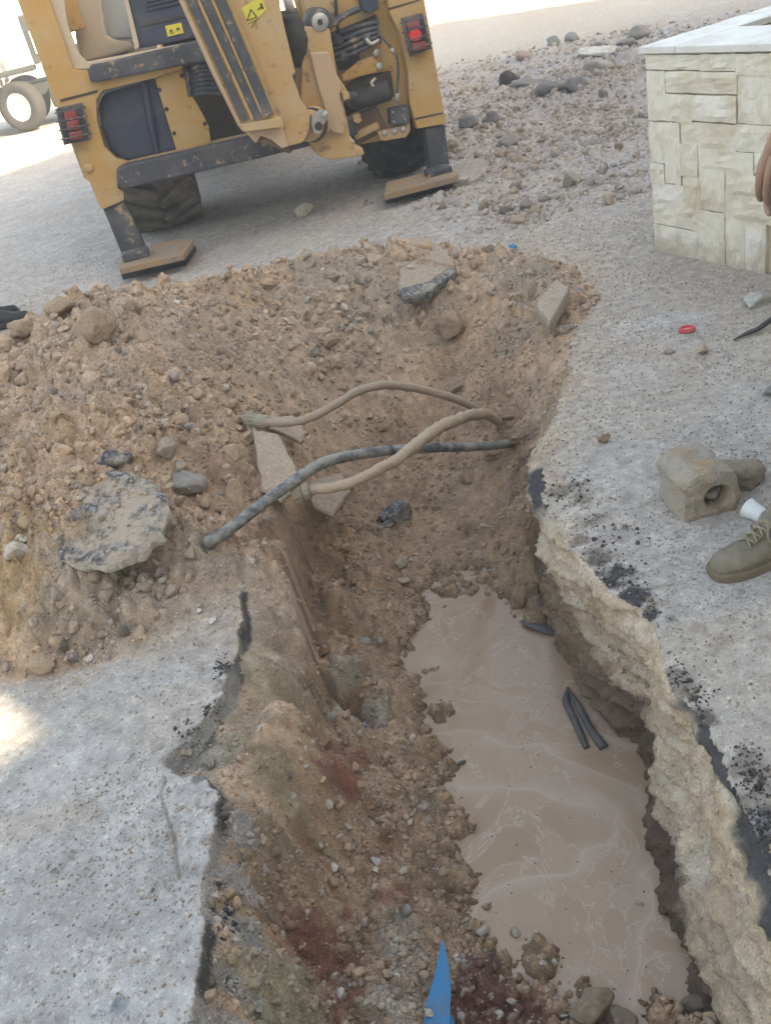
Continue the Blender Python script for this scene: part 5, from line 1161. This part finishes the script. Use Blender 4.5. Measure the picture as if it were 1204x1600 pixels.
# --- kingpost casting
prism('kingpost', [(474,40),(515,44),(521,80),(527,117),(541,138),(545,152),(536,160),(541,180),(547,212),(551,229),(566,230),(570,241),(552,246),(515,250),(497,242),(484,222),(476,180),(470,155),(473,75)], -.22, .06, YEL2, bevel=.012)
prism('kingpost_web', [(484,82),(514,80),(524,110),(534,134),(531,148),(540,190),(536,210),(516,205),(505,160),(495,130)], -.26, -.22, TANP, bevel=.012)
prism('kingpost_ear', [(533,142),(545,143),(546,152),(538,158)], -.27, -.2, YEL2)
prism('kingpost_ear', [(552,182),(562,176),(566,188),(560,193),(552,190)], -.1, .08, YEL2)
cylp('swing_boss', 482, 196, -.36, -.2, .10, YEL2); cylp('swing_boss', 492, 193, -.34, -.19, .105, YEL2); cylp('boss_groove', 487, 195, -.352, -.345, .108, INT)
ret = prism('pin_retainer', [(487,180),(502,171),(512,173),(513,182),(505,196),(500,210),(490,208),(487,195)], -.41, -.36, STEEL, bevel=.004)
cylp('pin_bolt', 508, 179, -.43, -.41, .020, STEEL, ret); cylp('pin_hole', 498, 197, -.42, -.409, .026, INT, ret)
cylp('pivot_ring', 500, 34, -.20, -.02, .085, BLK); cylp('pivot_disc', 500, 34, -.23, -.2, .055, STEEL); cylp('pivot_centre', 500, 34, -.24, -.23, .018, INT)
prism('upper_link', [(470,-10),(525,-10),(532,8),(512,30),(505,50),(490,52),(478,26)], -.02, .08, YEL2)
tubep('swing_ram', [(452,22,-.18),(462,60,-.18),(470,100,-.14)], [.06,.085,.06], RUBB, seg=14); tubep('ram_rod', [(447,-8,-.2),(455,20,-.2)], .03, STEEL, seg=12, n=2)
tubep('bent_pipe', [(524,-6,-.05),(526,30,-.06),(528,52,-.03)], .012, RUBB, seg=8)
tubep('ram_hose', [(502,42,-.1),(520,36,-.14),(540,22,-.1),(560,14,.0)], .02, BLK, seg=8)
prism('dark_fitting', [(560,-10),(590,-10),(592,14),(576,20),(566,14)], .02, .09, NAVY)
# --- boom
prism('boom_side', [(352,-12),(436,-12),(437,8),(446,48),(462,114),(457,118),(471,158),(479,168),(484,186),(482,206),(474,222),(452,228),(436,218),(438,200),(430,179)], -.44, -.20, YEL2, bevel=.01)
prism('boom_face', [(280,-12),(354,-12),(396,86),(431,178),(441,186),(441,197),(380,204),(336,114)], -.50, -.24, YEL, bevel=.008)
prism('face_foot_plate', [(376,194),(440,183),(443,198),(380,206)], -.525, -.49, YEL2, bevel=.004)
for q in ([(286,-12),(300,-12),(388,186),(378,190)], [(309,-12),(322,-12),(409,184),(399,187)], [(332,-12),(349,-12),(428,178),(414,183)]):
    prism('wear_strip', q, -.525, -.50, BLK, bevel=.006)
for q in ([(302,-12),(307,-12),(397,186),(392,187)], [(325,-12),(329,-12),(414,184),(410,185)]): prism('guide_rail', q, -.515, -.50, YEL2, bevel=.003)
prism('boom_edge', [(277,-12),(282,-12),(338,112),(381,203),(378,204),(334,116)], -.51, -.24, TANP, bevel=.003)
prism('boom_nose', [(386,205),(441,197),(452,228),(440,232),(424,218),(408,212),(400,224),(392,216)], -.46, -.22, TANP, bevel=.01)
tubep('nose_pin', [(404,214,-.4),(430,222,-.4),(452,232,-.3)], .03, RUST, seg=10)
st = prism('warning_sticker', [(377,13),(408,-8),(416,14),(390,41)], -.445, -.44, paint('sticker_yellow', (.60, .55, .08), .45, .1), bevel=0)
for a_, b_ in (((386,32),(392,14)), ((392,14),(401,26)), ((401,26),(386,32))):
    dx, dy = b_[0] - a_[0], b_[1] - a_[1]; L = math.hypot(dx, dy); nx_, ny_ = -dy / L * .8, dx / L * .8
    prism('sticker_print', [(a_[0] + nx_, a_[1] + ny_), (b_[0] + nx_, b_[1] + ny_), (b_[0] - nx_, b_[1] - ny_), (a_[0] - nx_, a_[1] - ny_)], -.448, -.4455, INT, st, 0)
for q in ([(402,14),(408,9),(409,11),(403,16)], [(406,5),(409,4),(412,13),(409,14)], [(388,36),(403,28),(403,29),(389,37)]): prism('sticker_print', q, -.448, -.4455, INT, st, 0)
# --- tyres
def wheel(loc, r, w, mats, par, seg=48, lugs=22, hubmat=YEL):
    e = bpy.data.objects.new('wheel', None); link(e, par); e.location = loc
    Mx = Matrix.Rotation(math.pi / 2, 4, 'Y')
    h = w / 2
    lathe('tyre', [(r*.55, -h*.8), (r*.62, -h), (r*.8, -h*1.04), (r*.93, -h*.95), (r*.965, -h*.7), (r*.975, 0), (r*.965, h*.7), (r*.93, h*.95), (r*.8, h*1.04), (r*.62, h), (r*.55, h*.8), (r*.55, -h*.8)], mats[0], e, seg, Mx)
    lathe('rim', [(0, -h*.2), (r*.2, -h*.2), (r*.25, -h*.5), (r*.5, -h*.6), (r*.56, -h*.82), (r*.56, h*.82), (r*.5, h*.6), (r*.25, h*.5), (r*.2, h*.2), (0, h*.2)], hubmat, e, 24, Mx)
    if lugs:
        bm = bmesh.new()
        for k in range(lugs):
            for s_ in (-1, 1):
                a = 2 * math.pi * (k + (.25 if s_ > 0 else 0) * 2) / lugs
                Ml = Matrix.Rotation(a, 4, 'X') @ Matrix.Translation((s_ * h * .47, 0, r * .985)) @ Matrix.Rotation(s_ * R(32), 4, 'Z') @ Matrix.Rotation(s_ * R(5), 4, 'Y')
                box_bm(bm, -h * .56, h * .56, -.032, .032, -.035, .028, Ml)
        bm_obj('tread_lugs', bm, mats[1], e, bevel=.008)
    return e
for px, py, w, mt in ((266,360,.60,(MUDT, MUDT)), (636,277,.42,(RUBB, RUBB))):
    q = G2(P(px, py, 0)); wheel((q.x, q.y + .30, .70), .70, w, mt, DG)
# caked mud on the left tyre
V, Fc = rock_shape(4, 301, 16, .12, (.25, .16, .26)); q = G2(P(236, 318, .25)); o = mesh_np('caked_mud', V, Fc, paint('caked_mud', (.25, .205, .155), .95, .4, (.3, .25, .19), bstr=.6, scale=9), None, True, DG); o.location = (q.x - .0, q.y + .32, .27)
for x in (-.95, .95): wheel((x, 3.4, .42), .42, .32, (RUBB, RUBB), DG, lugs=16)
lbox('rear_axle', -.9, .9, .75, 1.05, .55, .85, BLK); lbox('front_axle', -.9, .9, 3.3, 3.5, .35, .5, BLK)
lbox('loader_arm', -.62, -.5, 2.4, 5.0, .75, .95, YEL); lbox('loader_arm', .5, .62, 2.4, 5.0, .75, .95, YEL); lbox('front_bucket', -1.15, 1.15, 4.9, 5.7, .1, .9, YEL, bevel=.08)

# ================================================================== white lorry in the sun
WHT = paint('white_paint', (.74, .75, .74), .4, .1, spec=.5); DK = paint('lorry_chassis', (.03, .035, .035), .7, .1, (.1, .1, .1))
wb = P(48, 207, 0); tr = empty('white_lorry', wb, R(8)); tag(tr, 'white light lorry parked in the sun beyond the digger', 'lorry')
def tbox(name, x0, x1, y0, y1, z0, z1, mat, bevel=.03): 
    bm = bmesh.new(); box_bm(bm, x0, x1, y0, y1, z0, z1); return bm_obj(name, bm, mat, tr, bevel=bevel, seg=2)
tbox('cab', -2.2, -.2, .1, 1.95, .75, 1.75, WHT, .12); tbox('bonnet', -3.1, -2.2, .15, 1.9, .7, 1.25, WHT, .12)
tbox('cab_window', -1.9, -1.0, .085, .099, 1.3, 1.65, paint('tinted_glass', (.05, .06, .06), .1, .05, spec=.6), .0)
tbox('load_bed', .55, 4.2, .05, 2.0, .95, 1.15, WHT); tbox('bed_side', .55, 4.2, .02, .08, 1.15, 1.5, WHT, .01); tbox('chassis', -3, 4.1, .45, 1.6, .5, .72, DK)
tbox('tool_box', .7, 1.3, .1, .45, .45, .72, WHT); tbox('mudguard', -.75, -.55, .0, .4, .5, 1.02, DK); tbox('mudguard', -.45, .45, .02, .4, .92, 1.0, DK); tbox('headboard', .46, .6, .05, 1.9, 1.0, 1.75, DK); tbox('fuel_tank', .5, 1.6, .3, .6, .25, .6, DK, .08)
tbox('side_step', -2.2, -.7, .0, .2, .35, .45, DK); tbox('front_bumper', -3.25, -3.1, .1, 1.95, .4, .7, DK)
for x, y in ((0, .25), (0, 1.8), (2.6, .25), (2.6, 1.8), (-2.4, .25), (-2.4, 1.8)):
    e = wheel((x, y, .42), .42, .26, (paint('dusty_tyre', (.035, .035, .034), .9, .1, (.07, .065, .06)), RUBB), tr, 32, 0, WHT); e.rotation_euler.z = R(90 - (30 if x == 0 else 0))
# ================================================================== people
def skin_mat(name, base):
    m, nt, b = new_mat(name); p = objc(nt)
    c = mixc(nt, ramp(nt, noise(nt, 40, 4, .6, p), [(.35, 0.0), (.7, .5)]), base, tuple(v * .72 for v in base))
    nt.links.new(c, b.inputs['Base Color']); b.inputs['Roughness'].default_value = .55; b.inputs['Subsurface Weight'].default_value = .08; b.inputs['Subsurface Radius'].default_value = (.01, .004, .002)
    bump(nt, b, noise(nt, 90, 4, .6, p), .15, .002); return m
def cloth(name, col):
    m, nt, b = new_mat(name); p = objc(nt)
    c = mixc(nt, ramp(nt, noise(nt, 7, 5, .6, p), [(.35, 0.0), (.75, .6)]), col, tuple(v * .75 for v in col)); nt.links.new(c, b.inputs['Base Color']); b.inputs['Roughness'].default_value = .95; b.inputs['Specular IOR Level'].default_value = .1
    q = bump(nt, None, noise(nt, 9, 4, .6, p, .8), .6, .03); bump(nt, b, noise(nt, 300, 2, .5, p), .3, .001, q); return m
def skin(name, nodes, edges, mat, parent=None, sub=2, root=0):
    """one continuous limb-and-joint surface grown over a skeleton"""
    me = bpy.data.meshes.new(name); me.from_pydata([n_[0] for n_ in nodes], edges, []); o = bpy.data.objects.new(name, me); scene.collection.objects.link(o)
    md = o.modifiers.new('skin', 'SKIN'); md.use_smooth_shade = True
    for i, n_ in enumerate(nodes):
        r_ = n_[1]; me.skin_vertices[0].data[i].radius = r_ if isinstance(r_, tuple) else (r_, r_); me.skin_vertices[0].data[i].use_root = (i == root)
    ms = o.modifiers.new('sub', 'SUBSURF'); ms.levels = sub; ms.render_levels = sub
    dg = bpy.context.evaluated_depsgraph_get(); dg.update(); m2 = bpy.data.meshes.new_from_object(o.evaluated_get(dg)); o.modifiers.clear(); o.data = m2; m2.name = name
    m2.materials.clear(); m2.materials.append(mat)
    for p_ in m2.polygons: p_.use_smooth = True
    if parent: o.parent = parent
    return o
def ensure_skin(me):
    pass
def hand_nodes(wrist, palm_dir, side_dir, back_dir, nodes, edges, wi, r=1.0):
    """palm and five fingers, slightly curled"""
    L = [(-.030, .074, .8), (-.010, .082, .95), (.010, .078, .95), (.029, .064, .85)]
    pc = wrist + palm_dir * .05
    for s_, ln, rr in L:
        k0 = len(nodes); b0 = wrist + palm_dir * .088 + side_dir * s_
        nodes.append((tuple(wrist + palm_dir * .035 + side_dir * s_ * .8), .0175)); edges.append((wi, k0))
        nodes.append((tuple(wrist + palm_dir * .065 + side_dir * s_ * .95), .0150)); edges.append((k0, k0 + 1)); k0 += 1
        nodes.append((tuple(b0), .0118)); edges.append((k0, k0 + 1))
        a = b0 + palm_dir * ln * .40 - back_dir * ln * .14; nodes.append((tuple(a), .0088)); edges.append((k0 + 1, k0 + 2))
        c = a + palm_dir * ln * .25 - back_dir * ln * .2; nodes.append((tuple(c), .008)); edges.append((k0 + 2, k0 + 3))
        d = c + palm_dir * ln * .10 - back_dir * ln * .24; nodes.append((tuple(d), .0068)); edges.append((k0 + 3, k0 + 4))
    k0 = len(nodes); nodes.append((tuple(wrist + palm_dir * .03 + side_dir * -.03 - back_dir * .012), .0125)); edges.append((wi, k0))
    nodes.append((tuple(wrist + palm_dir * .062 + side_dir * -.046 - back_dir * .024), .0108)); edges.append((k0, k0 + 1))
    nodes.append((tuple(wrist + palm_dir * .092 + side_dir * -.050 - back_dir * .030), .009)); edges.append((k0 + 1, k0 + 2))
def shoe(name, toe, heel, par, mat, solemat, lacemat, L=.29, high=.17):
    d = Vector((heel.x - toe.x, heel.y - toe.y, 0)).normalized(); s_ = Vector((-d.y, d.x, 0)); e = bpy.data.objects.new(name, None); link(e, par); e.location = Vector((toe.x, toe.y, 0)) - par.location
    f = L / .29
    secs = [(0.0, .018, .040, .012), (.008, .018, .056, .028), (.024, .018, .068, .040), (.05, .018, .070, .047), (.085, .018, .073, .050), (.115, .018, .084, .049), (.145, .018, .097, .045), (.175, .018, .116, .042), (.20, .018, high - .015, .041), (.235, .018, high, .040), (.268, .018, high - .006, .037), (.286, .018, high - .03, .026), (.292, .022, high - .06, .012)]
    bm = bmesh.new(); rows = []; ns = 18
    for x, z0, z1, w in secs:
        row = []
        for k in range(ns):
            a = 2 * math.pi * k / ns; ca, sa = math.cos(a), math.sin(a); q = .72 if sa < 0 else 1.05
            yy_ = w * math.copysign(abs(ca) ** (.75 if sa < 0 else 1.0), ca) * (1 - .42 * max(0, sa) ** 2 * (1 if x > .09 else .3)); zz = (z0 + z1) / 2 + (z1 - z0) / 2 * math.copysign(abs(sa) ** q, sa)
            cr_ = .0022 * math.sin(x * 210 + k) * (1 if .07 < x < .22 else .2)
            row.append(bm.verts.new(d * (x * f + cr_) + s_ * (yy_ + cr_) + Vector((0, 0, zz + cr_))))
        rows.append(row)
    for A_, B_ in zip(rows[:-1], rows[1:]):
        for k in range(ns): bm.faces.new((A_[k], A_[(k + 1) % ns], B_[(k + 1) % ns], B_[k]))
    bm.faces.new(rows[0]); bm.faces.new(rows[-1])
    bmesh.ops.subdivide_edges(bm, edges=bm.edges[:], cuts=1, use_grid_fill=True, smooth=.4)
    bm_obj('upper', bm, mat, e, smooth_sh=True)
    bm = bmesh.new(); out = [(-.005, .012), (.0, .028), (.018, .043), (.05, .052), (.09, .054), (.13, .050), (.18, .045), (.24, .044), (.275, .038), (.297, .018)]
    loop = [d * (x * f) + s_ * w for x, w in out] + [d * (x * f) - s_ * w for x, w in out[::-1]]; lay = []
    for z, g_ in ((-.004, .97), (.004, 1.0), (.013, .99), (.015, 1.02), (.026, 1.02), (.032, .97)): lay.append([bm.verts.new(Vector(((p_ - d * .14 * f) * g_ + d * .14 * f).to_tuple()[:2] + (z,))) for p_ in loop])
    n_ = len(loop)
    for A_, B_ in zip(lay[:-1], lay[1:]):
        for k in range(n_): bm.faces.new((A_[k], A_[(k + 1) % n_], B_[(k + 1) % n_], B_[k]))
    bm.faces.new(lay[0]); bm.faces.new(lay[-1]); bm_obj('sole', bm, solemat, e)
    if lacemat:
        for i in range(5):
            x = .098 + i * .018; z = .080 + i * .0115; w = .024
            for q in (1, -1):
                o = sweep('lace', [d * x * f - s_ * w * q + Vector((0, 0, z - .004)), d * (x + .006) * f + Vector((0, 0, z + .012)), d * (x + .014) * f + s_ * w * q + Vector((0, 0, z + .008))], .0028, lacemat, e, seg=6, n=3)
        for q in (1, -1): sweep('lace', [d * .165 * f + Vector((0, 0, .127)), d * .15 * f + s_ * .022 * q + Vector((0, 0, .114)), d * .14 * f + s_ * .036 * q + Vector((0, 0, .102)), d * .15 * f + s_ * .044 * q + Vector((0, 0, .082))], .0028, lacemat, e, seg=6, n=4)
        tg = sweep('tongue', [d * .105 * f + Vector((0, 0, .078)), d * .15 * f + Vector((0, 0, .106)), d * .19 * f + Vector((0, 0, high + .012))], [.018, .022, .026], mat, e, seg=10, n=4, squash=.3)
    return e
def figure(base, facing, height, label, skinm, trousers, top, foot_a, foot_b, hand=None, arm_side=1, shoes=None, hairc=(.02, .017, .015)):
    """standing adult; facing: unit vector; foot_a/foot_b: ankle positions"""
    k = height / 1.78; fwd = facing; side = Vector((-fwd.y, fwd.x, 0)); U_ = Vector((0, 0, 1))
    root = empty('person', base); tag(root, label, 'person')
    o_ = lambda f, s_, z: Vector(fwd * f * k + side * s_ * k + U_ * z * k)
    N_, Ed = [], []
    def add(p, r, par=None):
        N_.append((tuple(p), tuple(v * k for v in r) if isinstance(r, tuple) else r * k)); i = len(N_) - 1
        if par is not None: Ed.append((par, i))
        return i
    pel = add(o_(0, 0, .95), (.15, .11)); wa = add(o_(0, 0, 1.10), (.135, .10), pel); ch = add(o_(0, 0, 1.30), (.155, .11), wa); sh_ = add(o_(0, 0, 1.43), (.12, .08), ch); nk = add(o_(.01, 0, 1.51), .052, sh_); hd0 = add(o_(.02, 0, 1.58), (.062, .07), nk); hd1 = add(o_(.015, 0, 1.68), (.075, .095), hd0); add(o_(.0, 0, 1.755), (.055, .07), hd1)
    legs = []
    for sg, ft in ((1, foot_a), (-1, foot_b)):
        ft = ft - base; hip = add(o_(0, .09 * sg, .90), .085, pel); kn = add((Vector(N_[hip][0]) + ft) / 2 + fwd * .035, .055, hip); cf = add(Vector(N_[kn][0]).lerp(ft, .35), .052, kn); an = add(ft + U_ * .085 * 1, .036, cf); add(ft + U_ * .03 + fwd * .10, .030, an); legs.append((hip, kn, an))
    arms = []
    for sg in (1, -1):
        s0 = add(o_(0, .18 * sg, 1.42), .058, sh_)
        if hand is not None and sg == arm_side:
            w_ = hand[0] - base; el = hand[1] - base
        else:
            el = o_(-.02, .25 * sg, 1.12); w_ = o_(.10, .26 * sg, .88)
        e_ = add(el, .042, s0); m_ = add(Vector(N_[e_][0]).lerp(w_, .4), .040, e_); wr = add(w_, (.024, .030), m_); arms.append((s0, e_, wr, w_))
        pd = (w_ - el).normalized() * .55 - U_ * .45 if not (hand and sg == arm_side) else hand[2]
        pd = pd.normalized(); bd = side * sg if not (hand and sg == arm_side) else hand[3]; bd = (bd - pd * bd.dot(pd)).normalized(); sd_ = pd.cross(bd).normalized()
        if sd_.dot(fwd) > 0: sd_ = -sd_                    # thumb (negative side) points forwards
        hand_nodes(w_, pd, sd_, bd, N_, Ed, wr)
    body = skin('body', N_, Ed, skinm, root, 2)
    # trousers and top grown over the same skeleton, a little wider
    def sub_(idx, grow, nm, mat):
        mp = {}; nn, ee = [], []
        for i in idx: mp[i] = len(nn); r_ = N_[i][1]; nn.append((N_[i][0], tuple(v + grow for v in r_) if isinstance(r_, tuple) else r_ + grow))
        for a, b_ in Ed:
            if a in mp and b_ in mp: ee.append((mp[a], mp[b_]))
        return nn, ee
    nn, ee = sub_([pel, wa, *[i for l in legs for i in (l[0], l[1], l[1] + 1)]], .022, 'trousers', trousers)
    for l in legs:
        a = Vector(N_[l[2]][0]); cfi = [i for i, q in enumerate(nn) if q[0] == N_[l[1] + 1][0]][0]; nn.append((tuple(a + U_ * .03), .066)); ee.append((cfi, len(nn) - 1))
    skin('trousers', nn, ee, trousers, root, 2)
    nn, ee = sub_([pel, wa, ch, sh_, arms[0][0], arms[1][0]], .024, 'shirt', top); nn[0] = (nn[0][0], (.185, .145))
    for a in arms:
        s0 = Vector(N_[a[0]][0]); el = Vector(N_[a[1]][0]); si = [i for i, q in enumerate(nn) if q[0] == N_[a[0]][0]][0]; nn.append((tuple(s0.lerp(el, .62)), .064)); ee.append((si, len(nn) - 1))
    skin('shirt', nn, ee, top, root, 2)
    hn = [(tuple(o_(-.02, 0, 1.66)), (.082 * k, .088 * k)), (tuple(o_(-.005, 0, 1.735)), (.078 * k, .09 * k)), (tuple(o_(-.005, 0, 1.785)), (.045 * k, .05 * k))]
    skin('hair', hn, [(0, 1), (1, 2)], paint('hair', hairc, .7, 0), root, 2)
    for sg in (1, -1):
        for nm, f_, s_, z, r_, col in (('eye', .092, .03, 1.66, .012, (.5, .48, .45)), ('ear', .0, .078, 1.645, .018, None)):
            V, Fc = ICO[2]; q = mesh_np(nm, V * r_ * k * np.array((1, .6 if nm == 'ear' else 1, 1.4 if nm == 'ear' else 1)), Fc, skinm if col is None else MAT_EYE, None, True, root); q.location = o_(f_, s_ * sg, z)
    V, Fc = ICO[2]; q = mesh_np('nose', V * .016 * k * np.array((1, .8, 1.5)), Fc, skinm, None, True, root); q.location = o_(.108, 0, 1.63)
    q = mesh_np('mouth', V * .022 * k * np.array((.3, 1, .3)), Fc, MAT_LIP, None, True, root); q.location = o_(.098, 0, 1.588); q.rotation_euler.z = math.atan2(fwd.y, fwd.x)
    return root
MAT_EYE = paint('eye_white', (.55, .53, .5), .2, 0, spec=.5); MAT_LIP = paint('lips', (.25, .09, .07), .5, 0)
SK1 = skin_mat('tanned_skin', (.29, .175, .125)); SK2 = skin_mat('brown_skin', (.26, .14, .09))
BOOT = paint('suede_boot', (.12, .115, .10), .9, .62, (.25, .21, .155), .3, (.08, .08, .08), spec=.1, scale=16, bstr=.7); SOLE = paint('muddy_sole', (.12, .095, .065), .9, .4, (.22, .175, .12)); LACE = paint('boot_lace', (.24, .20, .135), .9, .3)
toe = P(1113, 905, 0); toe.z = 0; heel = toe + Vector((.28, .045, 0)); f1 = Vector((-1, -.08, 0)).normalized()
basep = Vector((1.36, 2.16, 0)); ft_a = toe + Vector((.235, .038, 0)); ft_b = Vector((1.66, 2.42, 0))
wr_ = PD(1226, 212, 2.06); el_ = wr_ + Vector((.13, .02, .24))
p1 = figure(basep, f1, 1.86, 'worker at the right border with bare forearm, hand hanging and a muddy lace-up boot', SK1, cloth('pale_blue_trousers', (.36, .42, .45)), cloth('white_shirt', (.66, .66, .64)), ft_a, ft_b,
   hand=(wr_, el_, Vector((-.34, -.05, -.94)), Vector((-.80, -.55, .2))), arm_side=1)
shoe('boot', toe, heel, p1, BOOT, SOLE, LACE, high=.15); shoe('boot', ft_b + Vector((-.235, -.02, 0)), ft_b + Vector((.04, .003, 0)), p1, BOOT, SOLE, LACE)
BLKS = paint('black_shoe', (.02, .022, .024), .5, .25, (.14, .13, .12)); BLKC = cloth('dark_trousers', (.022, .025, .03))
t2 = P(50, 499, 0); h2 = P(-42, 522, 0); d2 = (t2 - h2).normalized(); h2 = t2 - d2 * .29; fb2 = t2 - d2 * .235
side2 = Vector((-d2.y, d2.x, 0))
p2 = figure(fb2 + side2 * .09 - d2 * .06, d2, 1.76, 'bystander at the left border, the tip of a black shoe showing', SK2, BLKC, cloth('dark_shirt', (.05, .06, .08)), fb2 + side2 * .22 - d2 * .12, fb2)
shoe('shoe', t2, h2, p2, BLKS, BLKS, None, high=.10); shoe('shoe', t2 + side2 * .22 - d2 * .12, h2 + side2 * .22 - d2 * .12, p2, BLKS, BLKS, None, high=.10)
# ---- thin haze volume added to imitate veiling glare
bm = bmesh.new(); box_bm(bm, -345, 345, -75, 345, -1.6, 9.8)
m = bpy.data.materials.new('veil_haze'); m.use_nodes = True; nt = m.node_tree; nt.nodes.clear()
ou = nt.nodes.new('ShaderNodeOutputMaterial'); pv = nt.nodes.new('ShaderNodeVolumePrincipled'); pv.inputs['Color'].default_value = (.93, .93, .93, 1); pv.inputs['Density'].default_value = .011; pv.inputs['Anisotropy'].default_value = .2
nt.links.new(pv.outputs[0], ou.inputs['Volume']); o = bm_obj('haze', bm, m); tag(o, kind='stuff')
